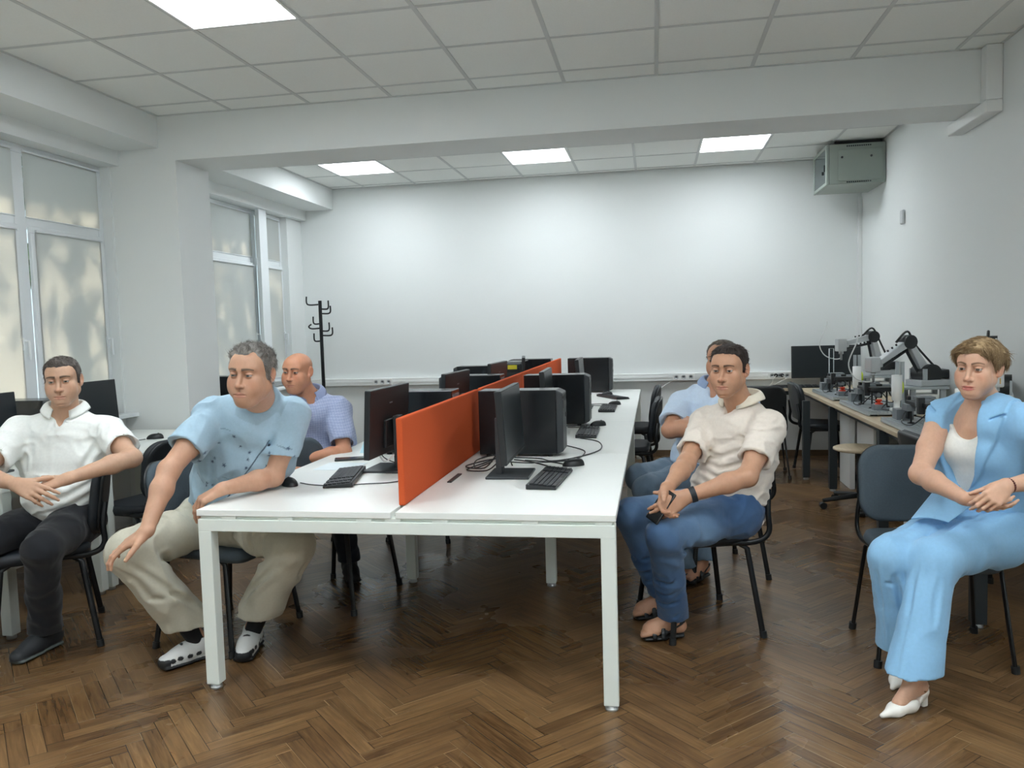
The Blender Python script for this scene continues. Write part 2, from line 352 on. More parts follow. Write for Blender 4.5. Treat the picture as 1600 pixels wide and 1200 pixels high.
def tree(x, y, h, cr, seed, label, n=1900):
    rn = random.Random(seed); r = empty('tree', (x, y, 0), 0, label, 'tree')
    MB().tube([(0,0,-3), (.05,.05,h*.4), (0,.1,h*.75)], [.16,.12,.06], 10).build('trunk', M['brown'], r)
    b = MB()
    for _ in range(n):
        a = rn.random()*2*PI; q = rn.random()**.5; zz = rn.uniform(-1, 1); rr = cr*math.sqrt(1-zz*zz)*q
        c = Vector((rr*math.cos(a), rr*math.sin(a), h*.75+zz*cr)); s = rn.uniform(.07, .16)
        E = Euler((rn.random()*6, rn.random()*6, rn.random()*6)).to_matrix()
        b.add([c+E@Vector(p) for p in ((-s,0,0),(0,-s*.5,0),(s,0,0),(0,s*.5,0))], [(0,1,2,3)])
    b.build('foliage', mat('leaves_%d' % seed, (60, 96, 44), .6), r)['kind'] = 'stuff'

tree(-6.4, 7.0, 4.9, 1.7, 3, 'leafy tree outside the windows')
tree(-6.6, 4.45, 5.0, .70, 8, 'slender young tree outside the near window', 190)
# ------------------------------------------------------------------ wall fittings
def wall_trunk():
    r = empty('cable_trunking', (0, YB, .8), 0, 'long white cable trunking running along the whole back wall', 'cable trunking')
    MB().box(-3.9, 2.04, -.06, 0, .005, .088).build('trunking_body', M['trunk'], r, bevel=.006)
    MB().box(-3.9, 2.04, -.064, -.058, .035, .058).build('trunking_lid', M['trunk'], r, bevel=.002)
wall_trunk()
def sockets(x, n, label, plugs=()):
    r = empty('power_sockets', (x, YB-.064, .847), 0, label, 'power socket', 'socket blocks on the back wall trunking')
    w = .075*n/2
    MB().box(-w, w, -.012, .0, -.036, .036).build('socket_plate', M['white'], r, bevel=.003)
    for i in range(n):
        c = -w+.0375+.075*i
        rm = Matrix.Translation((c, -.012, 0)) @ Matrix.Rotation(PI/2, 4, 'X')
        MB().lathe([(.023, .0), (.023, .003), (.0195, .0032), (.019, .0012), (0, .001)], (0,0,0), 20, rm).build('socket', M['grey'] if 0 else M['silver'], r)
        h = MB()
        for dx in (-.0095, .0095): h.lathe([(.0032, .0065), (0, .0066)], (c+dx, -.0125, 0), 8, Matrix.Rotation(PI/2, 4, 'X'))
        h.box(c-.010, c+.010, -.0135, -.0125, -.006, .006); h.build('socket_holes', M['dgrey'], r)
sockets(-3.02, 3, 'triple white power socket on the back wall trunking, beside the coat rack')
sockets(.30, 3, 'triple white power socket on the trunking, left of the man with crossed arms')
sockets(1.27, 3, 'white power socket with plugs over the wooden back desk')
def plugc():
    r = empty('power_cable', (1.27, YB-.08, .85), 0, 'pair of plugs with looping white cables in the socket over the wooden desk', 'cable')
    for dx in (-.04, .02): MB().tube([(dx, 0, 0), (dx, -.035, 0)], .019, 12).build('plug', M['black'], r)
    c = MB()
    for dx, s in ((-.04, 1), (.02, -1)): c.tube(arc([(dx, -.035, -.0), (dx-.03*s, -.07, -.03), (dx-.05, -.05, -.08), (dx-.07, -.03, -.105)]), .004, 8)
    c.build('cord', M['cable_w'], r)
plugc()
# vertical trunk from the wall rack, beam conduit, wall sensor
tag(MB().box(2.043, 2.079, YB-.035, YB, .80, 2.63).build('vertical_trunking', M['trunk'], bevel=.004), 'narrow white cable duct rising up the back right corner to the wall cabinet', 'cable duct')
b = MB(); b.box(1.985, 2.079, 5.335, 5.419, 2.7035, 3.029); b.box(1.985, 2.079, 5.335, 5.98, 2.63, 2.703)
tag(b.build('beam_conduit', M['trunk'], bevel=.006), 'white boxed duct wrapping under the right end of the ceiling beam', 'cable duct')
s = MB(); s.box(2.055, 2.08, 7.22, 7.30, 2.19, 2.31)
tag(s.build('wall_sensor', M['silver'], bevel=.012), 'small grey box on the upper right wall beside the wall cabinet', 'sensor')
def rack():
    x0, x1, y0, y1, z0, z1 = 1.57, 2.075, 7.78, 8.38, 2.63, 2.99
    r = empty('network_cabinet', (x1, (y0+y1)/2, z0), 0, 'grey metal network cabinet hung high on the right wall near the back corner', 'wall cabinet')
    P = Matrix.Translation((-x1, -(y0+y1)/2, -z0))
    b = MB(); b.box(x0+.021, x1, y0+.001, y1, z0+.001, z1, P); b.build('cabinet_body', M['rack'], r, bevel=.006)
    s = MB(); s.box(x0+.10, x1-.03, y0-.006, y0, z0+.03, z1-.05, P)
    so = s.build('side_panel', M['rack'], r, bevel=.003)
    for dx in (.13, .38): MB().lathe([(.010, 0), (.010, .005), (0, .006)], P @ Vector((x0+dx, y0-.006, z0+.24)), 12, Matrix.Rotation(PI/2, 4, 'X')).build('panel_lock', M['dgrey'], so)
    v = MB()
    for zz in (z0+.012, z1-.028):
        for i in range(12): v.box(x0+.17+.018*i, x0+.182+.018*i, y0-.002, y0+.001, zz, zz+.012, P)
    v.build('vent_slots', M['anth'], r)
    d = MB()
    for q in ((y0, y0+.045, z0, z1), (y1-.045, y1, z0, z1), (y0+.045, y1-.045, z0, z0+.03), (y0+.045, y1-.045, z1-.03, z1)): d.box(x0-.004, x0+.02, q[0], q[1], q[2], q[3], P)
    do = d.build('door', M['rack'], r, bevel=.004)
    MB().box(x0, x0+.006, y0+.04, y1-.04, z0+.028, z1-.028, P).build('door_glass', M['tint'], do)
    kk = MB(); kk.box(x0-.012, x0-.004, y0+.06, y0+.085, z0+.13, z0+.19, P); kk.box(x0-.03, x0-.01, y0+.068, y0+.076, z0+.10, z0+.13, P); kk.build('door_key', M['black'], do)
    tag(MB().box(x0+.08, x1-.02, y0+.05, y1-.03, z1, z1+.035, P).build('cable_entry', M['black'], r))
rack()
# ------------------------------------------------------------------ coat rack
def coat_rack():
    r = empty('coat_rack', (-3.60, 8.30, 0), 0, 'black metal coat rack with curved hooks in the far left corner', 'coat rack')
    MB().tube([(0,0,.02), (0,0,1.77)], .019, 14).build('pole', M['frame'], r)
    MB().lathe([(.0, .045), (.05, .04), (.17, .018), (.175, 0), (0, 0)], (0,0,0), 32).build('base', M['frame'], r)
    hk = [(-1, 0, 1.73, .155, .09), (-1, .25, 1.52, .10, .08), (-1, -.5, 1.47, .13, -.045), (-1, .1, 1.33, .09, .085), (1, .2, 1.68, .09, .09), (1, -.2, 1.63, .13, .08), (1, .15, 1.44, .09, .09), (1, -.15, 1.39, .14, .085)]
    for sx, sy, z, L, h in hk:
        d = Vector((sx, sy, 0)).normalized()
        pts = [Vector((0,0,z)), d*L*.75+Vector((0,0,z-.004)), d*L+Vector((0,0,z+.018*(1 if h > 0 else 1))), d*L*(1 if h > 0 else .78)+Vector((0,0,z+abs(h)))]
        o = MB().tube(arc(pts, 5), .0085, 8).build('hook', M['frame'], r)
coat_rack()

# ------------------------------------------------------------------ white bench desk
TX0, TX1, TY0, TY1, TZ0, TZ1 = -1.795, -.145, 2.85, 8.45, .710, .735
def bench():
    r = empty('bench_desk', ((TX0+TX1)/2, TY0, 0), 0, 'long white double bench desk running down the middle of the room', 'desk')
    P = Matrix.Translation((-(TX0+TX1)/2, -TY0, 0)); xm = -.982
    for side, (a, c) in (('l', (TX0, xm-.009)), ('r', (xm+.009, TX1))):
        for k in range(4):
            y0 = TY0+1.4*k
            MB().box(a, c, y0+(.001 if k else 0), y0+1.399, TZ0, TZ1, P).build('tabletop', M['desk'], r, bevel=.002)
    fr = MB()
    for y in (TY0+.002, 5.625, 8.395): fr.box(TX0+.002, TX1-.002, y, y+.053, .648, .697, P)
    for y in (4.23, 7.03): fr.box(TX0+.40, TX1-.40, y, y+.04, .648, .697, P)
    for x in (TX0+.28, xm-.22, xm+.20, TX1-.30): fr.box(x, x+.05, TY0+.05, 8.40, .660, .697, P)
    fr.box(TX0+.01, TX1-.01, TY0+.012, TY0+.04, .697, .711, P)
    fr.build('frame', M['deskmetal'], r, bevel=.003)
    for x in (-1.66, -1.42, -1.1, -.985, -.80, -.46, -.19): MB().box(x-.03, x+.03, TY0+.003, TY0+.05, .697, .7095, P).build('spacer', M['deskmetal'], r)
    MB().box(xm-.05, xm+.05, TY0+.8, 8.35, .60, .68, P).build('cable_tray', M['deskmetal'], r)
    for x, y in [(x, y) for y in (TY0+.002, 5.625, 8.395) for x in (TX0+.002, TX1-.057)]+[(x, y) for y in (4.23, 7.03) for x in (TX0+.405, TX1-.455)]:
        l = MB().box(x, x+.055, y, y+.053, .022, .65, P).build('leg', M['deskmetal'], r, bevel=.003)
        MB().lathe([(.018, .022), (.018, .012), (.024, .010), (.024, .0), (0, 0)], P @ Vector((x+.027, y+.026, 0)), 16).build('leg_glide', M['glide'], l)
bench()
dn = ['orange desk divider at the near end of the bench desk', 'orange desk divider, second from the near end behind the first gap', 'orange desk divider, third from the near end', 'orange desk divider at the far end of the bench desk']
for k, (a, c) in enumerate(((2.96, 4.35), (4.43, 5.82), (5.83, 7.22), (7.23, 8.40))):
    r = empty('desk_divider', (-.982, a, TZ1), 0, dn[k], 'desk divider', 'orange dividers along the bench desk')
    MB().box(-.013, .013, 0, c-a, -.0, .345).build('divider_panel', M['orange'], r, bevel=.006)

# ------------------------------------------------------------------ computers
def make_monitor(w=.54, h=.325, zc=.985-.735, tilt=-.06, label='', dark='screen'):
    """screen faces local +X, base centred on the origin"""
    r = empty('monitor', (0,0,0), 0, label, 'monitor', 'black desktop monitors')
    MB().box(-.11, .09, -.12, .12, 0, .012).build('stand_base', M['dgrey'], r, bevel=.004)
    MB().box(-.075, -.045, -.035, .035, .01, zc+.02).build('stand_neck', M['dgrey'], r, bevel=.004)
    T = Matrix.Translation((0, 0, zc)) @ Matrix.Rotation(tilt, 4, 'Y')
    b = MB(); b.box(-.022, .008, -w/2, w/2, -h/2, h/2, T); b.box(-.036, -.02, -w*.17, w*.17, -h*.40, h*.02, T)
    b.build('monitor_housing', M['black'], r, bevel=.004)
    MB().box(.006, .0095, -w/2+.007, w/2-.007, -h/2+.018, h/2-.007, T).build('screen', M[dark], r)
    MB().box(-.0235, -.0215, -.02, .02, h*.25, h*.27, T).build('rear_badge', M['grey'], r)
    return r
def make_tower(label=''):
    """front faces local +X; length .45, width .17, height .35"""
    r = empty('computer_tower', (0,0,0), 0, label, 'computer', 'black computer towers')
    MB().box(-.225, .19, -.085, .085, .012, .352).build('case', M['blackgloss'], r, bevel=.004)
    MB().prism([(.19, .012), (.225, .03), (.225, .335), (.19, .352)], 'y', -.085, .085).build('front_bezel', M['dgrey'], r, bevel=.005)
    d = MB(); d.box(.225, .2275, -.07, .07, .255, .295); d.box(.225, .2275, -.07, .07, .305, .318); d.box(.225, .228, .03, .06, .20, .225); d.build('drive_bay', M['black'], r, bevel=.002)
    for x in (-.18, .15):
        for y in (-.06, .06): MB().lathe([(.014, 0), (.016, .013), (0, .013)], (x, y, 0), 10).build('rubber_foot', M['black'], r)
    v = MB()
    for i in range(9): v.box(-.2275, -.2245, -.06, .06, .05+.014*i, .057+.014*i)
    v.box(-.2275, -.2245, -.065, .065, .23, .33); v.build('rear_panel', M['grey'], r)
    return r
def make_keyboard(label='', n=15):
    """keys rows run along local Y (length .44), user side +X"""
    r = empty('keyboard', (0,0,0), 0, label, 'keyboard', 'black wired keyboards')
    MB().prism([(-.065, .002), (.065, .001), (.065, .011), (-.065, .022)], 'y', -.22, .22).build('keyboard_base', M['black'], r, bevel=.003)
    k = MB()
    for row in range(6):
        x = -.052+.0195*row; z = .021-.0105*(x+.065)/.13
        for c in range(22):
            y = -.207+.0192*c
            if row == 5 and 4 < c < 10: continue
            if c in (15, 19): continue
            k.box(x, x+.0165, y, y+.0165, z, z+.006)
    if True: k.box(-.052+.0195*5, -.052+.0195*5+.0165, -.207+.0192*5, -.207+.0192*9.9, .012, .0175)
    k.build('keys', M['key'], r); return r
def make_mouse(label=''):
    r = empty('computer_mouse', (0,0,0), 0, label, 'mouse', 'black wired mice')
    def f(u, v):
        a = 2*PI*u; ph = v*PI/2; x = .056*math.cos(a)*math.cos(ph)**.6; y = .032*math.sin(a)*math.cos(ph)**.6*(1-.12*math.cos(a)); return Vector((x, y, .034*math.sin(ph)*(1+.25*math.cos(a)*math.cos(ph))+.001))
    MB().grid(f, 24, 10).build('mouse_body', M['black'], r)
    MB().tube([(.022, -.0035, .031), (.022, .0035, .031)], .008, 12).build('scroll_wheel', M['dgrey'], r)
    return r
mon = make_monitor(); tow = make_tower(); kb = make_keyboard(); ms = make_mouse()
first = {}
def place(src, x, y, rz, label, z=TZ1):
    if src.name not in first: first[src.name] = 1; src['label'] = label; src.location = (x, y, z); src.rotation_euler = (0, 0, rz); return src
    return copy_tree(src, None, label, (x, y, z), rz)
place(mon, -.655, 3.62, .02, 'black monitor at the near right of the orange dividers')
place(mon, -.665, 5.02, .04, 'second monitor on the right side of the orange dividers')
place(mon, -.600, 6.62, .02, 'third monitor on the right side, seen at the far end of the dividers')
place(mon, -1.31, 3.76, PI-.03, 'large black monitor back at the near left of the first orange divider')
place(mon, -1.27, 4.98, PI-.05, 'second monitor back on the left side of the orange dividers')
place(mon, -1.24, 6.22, PI-.05, 'small looking third monitor back on the left side of the dividers')
place(mon, -1.20, 7.25, PI+.16, 'monitor seen edge on beside the tower with a yellow sticker')
place(tow, -.70, 4.215, 0, 'black computer tower behind the near right monitor')
place(tow, -.665, 5.515, 0, 'black computer tower behind the second right monitor')
place(tow, -.645, 8.19, 0, 'black computer tower at the far end of the right side of the desk')
place(tow, -1.31, 4.28, PI, 'black computer tower behind the near left monitor')
place(tow, -1.30, 5.62, PI, 'black computer tower behind the second left monitor')
place(tow, -1.53, 6.95, PI, 'black computer tower on the left side behind the third monitor')
tt = place(tow, -1.27, 8.2, PI, 'black computer tower at the far end of the left side of the desk')
t2 = place(tow, -1.335, 7.72, -PI/2, 'short black tower with a yellow sticker, left of the far dividers')
MB().box(.2278, .229, -.045, .045, .285, .325).build('sticker', M['yellow'], t2)
place(kb, -.465, 3.50, -.06, 'black keyboard lying nearest on the right side of the desk')
place(kb, -.42, 5.03, .02, 'second nearest keyboard on the right side of the desk')
place(kb, -.375, 6.47, 0, 'third nearest keyboard on the right side of the desk')
place(kb, -.39, 7.50, .5, 'farthest keyboard on the right side of the desk, turned askew')
place(kb, -1.43, 3.50, PI+.22, 'black keyboard in front of the near left monitor')
place(ms, -.398, 3.865, .4, 'black mouse behind the nearest keyboard on the right')
place(ms, -.384, 5.42, .3, 'black mouse behind the second keyboard on the right')
place(ms, -.341, 6.825, .2, 'black mouse behind the third keyboard on the right')
place(ms, -.46, 7.79, .2, 'black mouse at the far end of the right side of the desk')
place(ms, -.60, 4.88, .9, 'black mouse tucked beside the near right tower')
place(ms, -1.634, 3.34, 2.4, 'black mouse beside the elbow of the man in the light blue T-shirt')
def wires(name, label, m, *paths, r=.0032):
    b = MB()
    for p in paths: b.tube(arc(p, 6), r, 7)
    return tag(b.build(name, m), label, 'cable')
z = TZ1+.004
wires('cable', 'tangle of black cables behind the near right monitor', M['black'],
      [(-.72, 3.60, .80), (-.78, 3.62, .755), (-.90, 3.72, z), (-.86, 3.90, z), (-.76, 4.0, z+.02), (-.70, 3.85, z)],
      [(-.74, 3.64, .82), (-.80, 3.66, .76), (-.93, 3.83, z), (-.80, 4.07, z), (-.6, 4.06, z), (-.52, 3.98, z), (-.40, 4.10, z), (-.30, 4.35, z), (-.33, 4.65, z), (-.45, 4.8, z)],
      [(-.70, 3.66, .79), (-.62, 3.92, z), (-.5, 3.96, z), (-.40, 4.05, z), (-.38, 4.3, z), (-.5, 4.5, z)],
      [(-.75, 3.60, .80), (-.87, 3.78, z), (-.9, 3.95, z+.01), (-.8, 4.02, z+.03), (-.74, 3.9, z+.05), (-.74, 3.7, .8)],
      [(-.47, 3.70, z), (-.52, 3.83, z), (-.62, 3.95, z), (-.72, 4.02, z)], [(-.44, 3.88, z), (-.52, 3.95, z), (-.66, 4.0, z)])
wires('cable', 'thin black cables by the second keyboard on the right', M['black'],
      [(-.45, 5.24, z), (-.5, 5.3, z), (-.58, 5.32, z)], [(-.42, 5.44, z), (-.5, 5.40, z), (-.6, 5.38, z)], r=.0025)
wires('cable', 'thin cables by the far keyboards on the right', M['black'], [(-.40, 6.69, z), (-.48, 6.75, z), (-.6, 6.8, z)], [(-.36, 6.85, z), (-.45, 6.9, z), (-.6, 6.85, z)], r=.0025)
wires('cable', 'thin black cables around the base of the near left monitor', M['black'],
      [(-1.60, 3.38, z), (-1.53, 3.34, z), (-1.45, 3.32, z)], [(-1.38, 3.30, z), (-1.30, 3.36, z), (-1.18, 3.40, z), (-1.1, 3.5, z)], [(-1.34, 3.72, .85), (-1.28, 3.66, .80), (-1.12, 3.72, z)], r=.0025)
wires('cable', 'short white cable hanging from the back of the near left monitor', M['cable_w'], [(-1.35, 3.72, .83), (-1.27, 3.60, .80), (-1.23, 3.62, .83)], r=.004)
wires('cable', 'bundle of cables hanging in the gap between the first two dividers', M['black'],
      [(-.975, 4.37, .98), (-.955, 4.39, .90), (-.965, 4.38, .82), (-.94, 4.30, z)], [(-.985, 4.40, .95), (-.965, 4.40, .85), (-.93, 4.34, z), (-.9, 4.2, z)], r=.006)
tag(MB().box(-.92, -.90, 3.42, 3.62, TZ1+.0005, TZ1+.006).build('cable_tie', M['black'], bevel=.001), 'flat black strap lying left of the near right monitor base', 'strap')
def phone(x, y, rz, label):
    r = empty('smartphone', (x, y, TZ1), rz, label, 'phone'); MB().box(-.037, .037, -.078, .078, 0, .010).build('phone_body', M['black'], r, bevel=.005)
    MB().box(-.034, .034, -.074, .074, .0095, .0108).build('phone_screen', M['blackgloss'], r); return r
phone(-1.62, 4.03, -1.2, 'black smartphone lying left of the near left monitor')
tag(MB().box(-1.69, -1.48, 3.72, 3.93, TZ1+.0005, TZ1+.002).build('paper_sheet', M['paper']), 'white sheet of paper beside the phone on the desk', 'paper')
tag(MB().prism([(-.10, 0), (.10, 0), (0, .075)], 'x', -.05, .05, Matrix.Translation((-1.60, 4.36, TZ1))).build('paper_tent', M['cyan']), 'small light blue folded paper standing near the desk edge', 'paper')

# ------------------------------------------------------------------ left desks along the windows
def side_desk(y0, y1, x0, x1, label):
    r = empty('window_desk', (x0, y0, 0), 0, label, 'desk', 'white desks along the windows')
    W_, L_ = x1-x0, y1-y0
    MB().box(0, W_, 0, L_, TZ0, TZ1).build('tabletop', M['desk'], r, bevel=.002)
    f = MB(); f.box(.03, W_-.03, .05, .09, .66, TZ0); f.box(.03, W_-.03, L_-.09, L_-.05, .66, TZ0); f.box(.05, .09, .09, L_-.09, .66, TZ0); f.box(W_-.1, W_-.06, .09, L_-.09, .66, TZ0); f.build('frame', M['deskmetal'], r)
    for x in (.01, W_-.065):
        for y in (.01, L_-.065):
            l = MB().box(x, x+.055, y, y+.055, .02, TZ0).build('leg', M['deskmetal'], r, bevel=.003)
            MB().lathe([(.022, .02), (.022, 0), (0, 0)], (x+.027, y+.027, 0), 14).build('leg_glide', M['glide'], l)
side_desk(3.22, 3.93, -3.83, -3.02, 'white desk under the near window, behind the man in the white polo')
side_desk(3.94, 5.36, -3.83, -3.02, 'white desk against the pillar, with a mouse lying on it')
side_desk(5.92, 7.32, -3.83, -3.10, 'white desk beyond the pillar under the far window')
place(mon, -3.585, 4.56, .0, 'black monitor on the window desk right of the man in the white polo')
place(mon, -3.42, 3.53, .05, 'black monitor on the window desk at the left edge of the picture', TZ1-.04+.04)
place(tow, -3.55, 3.99, 0, 'black computer tower on the window desk left of the man in the white polo')
place(tow, -3.50, 6.05, 0, 'black computer tower on the desk beyond the pillar')
place(ms, -3.34, 4.87, .3, 'black mouse on the window desk against the pillar')
wires('cable', 'thin mouse cable on the window desk against the pillar', M['black'], [(-3.38, 4.82, z), (-3.42, 4.72, z), (-3.47, 4.66, z)], r=.0025)

# ------------------------------------------------------------------ visitor chairs
def rrect(w, h, r, n=6):
    out = []
    for cx, cy, a0 in ((w/2-r, h/2-r, 0), (-w/2+r, h/2-r, PI/2), (-w/2+r, -h/2+r, PI), (w/2-r, -h/2+r, 1.5*PI)):
        for k in range(n+1): a = a0+PI/2*k/n; out.append((cx+r*math.cos(a), cy+r*math.sin(a)))
    return out
def pad(w, h, t, r, fn, n=8):
    """cushion: rounded-rect outline, domed on both faces; fn maps (x, y, z) to a point"""
    b = MB(); rings = [(1, -.5, .86), (1, -.5, .96), (1, 0, 1.0), (1, .5, .96), (1, .5, .88), (1, .62, .5), (1, .66, .0)]
    vs = []; O = rrect(w, h, r, n); m = len(O)
    for _, zz, s in rings:
        for x, y in O: vs.append(fn(x*s, y*s, zz*t))
    fs = [(i*m+k, i*m+(k+1)%m, (i+1)*m+(k+1)%m, (i+1)*m+k) for i in range(len(rings)-1) for k in range(m)]
    b.add(vs, fs, True); b.add(vs[:m], [tuple(range(m))]); return b
def make_chair(uph, name='visitor_chair'):
    """front faces local +Y, feet .51 x .42"""
    r = empty(name, (0,0,0), 0, '', 'chair')
    sm = M[uph]
    pad(.47, .43, .05, .09, lambda x, y, z: Vector((x, y+.01, .452+z-.03*(y/.22)**2*(1 if y > .08 else 0)))).build('seat', sm, r)
    MB().prism(rrect(.44, .40, .08), 'z', .418, .432).build('seat_pan', M['black'], r)
    def bk(x, y, z):
        u = x/.235; t = (y+.17)/.34
        return Vector((x, -.235-.05*t+.035*u*u+z*-1, .50+.17+y))
    pad(.46, .34, .038, .10, lambda x, y, z: bk(x, y, -z)).build('backrest', sm, r)
    pad(.455, .335, .016, .10, lambda x, y, z: bk(x, y, .026+z)).build('back_shell', M['black'], r)
    for sx in (-1, 1):
        l = MB().tube([(sx*.255, .20, .012), (sx*.215, .155, .40), (sx*.205, .12, .424)], .0135, 12, .62, up=(0,1,0)).build('leg', M['frame'], r)
        MB().tube([(sx*.257, .202, 0), (sx*.254, .199, .03)], .0165, 12).build('foot_cap', M['black'], l)
        l = MB().tube([(sx*.255, -.22, .012), (sx*.215, -.165, .40), (sx*.205, -.13, .424)], .0135, 12, .62, up=(0,1,0)).build('leg', M['frame'], r)
        MB().tube([(sx*.257, -.222, 0), (sx*.254, -.219, .03)], .0165, 12).build('foot_cap', M['black'], l)
        MB().tube([(sx*.205, .14, .424), (sx*.205, -.15, .424)], .012, 10).build('side_rail', M['frame'], r)
        MB().tube(arc([(sx*.215, -.06, .43), (sx*.225, -.20, .43), (sx*.228, -.262, .47), (sx*.222, -.262, .56), (sx*.20, -.275, .66)], 5), .013, 12, .7).build('back_bracket', M['frame'], r)
    c = MB(); c.tube([(-.205, .13, .422), (.205, .13, .422)], .011, 10); c.tube([(-.205, -.14, .422), (.205, -.14, .422)], .011, 10); c.build('cross_rail', M['frame'], r)
    return r
chA = make_chair('uphol'); chB = make_chair('uphol2')
def put_chair(src, x, y, facing, label, group=None):
    rz = math.atan2(facing[1], facing[0])-PI/2
    if src.name not in first: first[src.name] = 1; c = src; c['label'] = label; c.location = (x, y, 0); c.rotation_euler = (0, 0, rz)
    else: c = copy_tree(src, None, label, (x, y, 0), rz)
    c['group'] = 'visitor chairs around the room'; return c
put_chair(chA, -2.01, 3.44, (.985, -.16), 'slate grey chair under the man in the light blue T-shirt')
put_chair(chA, -1.665, 3.99, (.99, -.14), 'empty slate grey chair pushed under the bench desk in front of the bald man')
put_chair(chB, -1.98, 4.78, (.99, -.10), 'dark chair under the bald man in the checked shirt')
put_chair(chB, -1.56, 5.32, (1, -.03), 'empty dark chair pushed under the left side of the desk beyond the bald man')
cD = put_chair(chB, .175, 3.81, (-.954, -.30), 'dark chair under the man in the beige polo, blue sticker on its back')
put_chair(chB, .32, 4.66, (-.95, -.25), 'dark chair under the man with crossed arms')
cA = put_chair(chB, -2.88, 3.29, (-.80, -.60), 'dark chair under the man in the white polo, blue sticker on its back')
put_chair(chA, -3.30, 2.83, (-.9, .45), 'slate grey chair at the lower left edge beside the man in the white polo')
put_chair(chA, 1.13, 3.56, (0, -1), 'slate grey chair under the woman in the light blue suit')
put_chair(chB, 1.54, 4.24, (1, .05), 'dark chair at the right edge behind the woman, pushed to the wooden desk')
put_chair(chB, -.25, 6.35, (-1, .04), 'empty dark chair pushed to the right side of the bench desk, nearer of two')
put_chair(chB, -.25, 7.55, (-1, .03), 'empty dark chair pushed to the right side of the bench desk, farther of two')
put_chair(chB, .93, 7.60, (.06, 1), 'empty dark chair facing the back section of the wooden desk')
put_chair(chB, 1.53, 7.68, (1, .02), 'empty dark chair pushed under the far corner of the wooden desk')
put_chair(chB, -2.98, 4.22, (-.98, .20), 'dark chair pushed to the window desk between the two seated men on the left')
for c, sx in ((cD, 1), (cA, 1)):
    for s_ in (sx,): MB().tube([(s_*.241, -.262, .505), (s_*.247, -.262, .505)], .011, 14).build('sticker', M['bluesticker'], c)

# ------------------------------------------------------------------ wooden L desk along the right wall
def wood_desk():
    r = empty('wooden_desk', (XR, YB, 0), 0, 'long light wooden desk with dark metal legs along the right wall', 'desk')
    P = Matrix.Translation((-XR, -YB, 0))
    MB().box(1.39, XR-.003, 3.6, 8.24, .712, .738, P).build('desktop', M['wood'], r, bevel=.002)
    MB().box(.98, XR-.003, 8.245, YB-.065, .712, .738, P).build('desktop', M['wood'], r, bevel=.002)
    f = MB(); f.box(1.44, 1.48, 3.66, 8.2, .67, .712, P); f.box(1.98, 2.02, 3.66, 8.2, .67, .712, P); f.box(1.02, 1.95, 8.30, 8.34, .67, .712, P); f.build('frame', M['anth'], r)
    for x, y in ((1.43, 3.86), (1.43, 5.40), (1.43, 6.86), (1.31, 7.36), (1.03, 8.3), (1.98, 3.86), (1.98, 5.4), (1.98, 6.86)):
        l = MB().box(x-.03, x+.03, y-.03, y+.03, .02, .70, P).build('leg', M['anth'], r, bevel=.003)
        MB().lathe([(.02, .022), (.024, .008), (.024, 0), (0, 0)], P @ Vector((x, y, 0)), 14).build('leg_glide', M['glide'], l)
wood_desk()
c = empty('storage_cabinet', (1.83, 6.66, 0), 0, 'white open storage unit standing under the wooden desk', 'cabinet')
b = MB(); b.box(-.20, -.18, -.25, .25, 0, .62); b.box(.22, .24, -.25, .25, 0, .62); b.box(-.18, .22, -.25, .25, 0, .02); b.box(-.18, .22, -.25, .25, .60, .62); b.box(-.18, .22, .23, .25, 0, .62); b.build('cabinet_body', M['white'], c)
MB().box(-.18, .22, -.25, .23, .30, .315).build('shelf', M['wood'], c)
tag(MB().box(1.58, 1.62, 6.93, 7.30, .0, .62).build('side_panel_board', M['white'], bevel=.003), 'white upright board standing under the far end of the wooden desk', 'board')
b = empty('equipment_box', (1.72, 5.32, 0), 0, 'white box on the floor under the wooden desk behind the grey chair', 'box')
MB().box(-.13, .20, -.2, .2, 0, .52).build('box_body', M['white'], b, bevel=.004); MB().box(-.132, -.129, -.15, -.11, .30, .46).build('box_vent', M['grey'], b)
MB().box(-.132, -.129, .02, .1, .40, .44).build('box_label', M['grey'], b)
def stool():
    r = empty('swivel_stool', (1.37, 6.14, 0), 0, 'low swivel stool with a round wooden seat and black star base under the desk', 'stool')
    MB().lathe([(0, .435), (.17, .435), (.185, .442), (.185, .455), (.17, .462), (0, .462)], (.12, .1, 0), 36).build('seat', M['wood'], r)
    MB().tube([(.12, .1, .09), (.12, .1, .436)], .022, 14).build('pole', M['black'], r)
    for k in range(5):
        a = k*2*PI/5+PI+.15; d = Vector((math.cos(a), math.sin(a), 0))
        l = MB().tube([Vector((.12, .1, .10)), Vector((.12, .1, .065))+d*.27], [.022, .015], 10).build('leg', M['black'], r)
        MB().tube([Vector((.12, .1, .026))+d*.27+d.cross(Vector((0,0,1)))*.018, Vector((.12, .1, .026))+d*.27-d.cross(Vector((0,0,1)))*.018], .026, 14).build('caster', M['black'], l)
stool()
# monitor and keyboard on the back desk
mb = place(mon, 1.69, 8.42, -PI/2, 'wide dark monitor at the back of the wooden desk in the corner', .738)
mb.scale = (1, 1.22, 1.0)
place(kb, 1.38, 8.34, -PI/2, 'black keyboard on the back section of the wooden desk', .738)
wires('cable', 'thin white cable drooping from the trunking to the floor behind the bench desk', M['cable_w'], [(.17, YB-.07, .80), (.10, YB-.09, .76), (.02, YB-.14, .70), (-.02, YB-.18, .66)], r=.004)

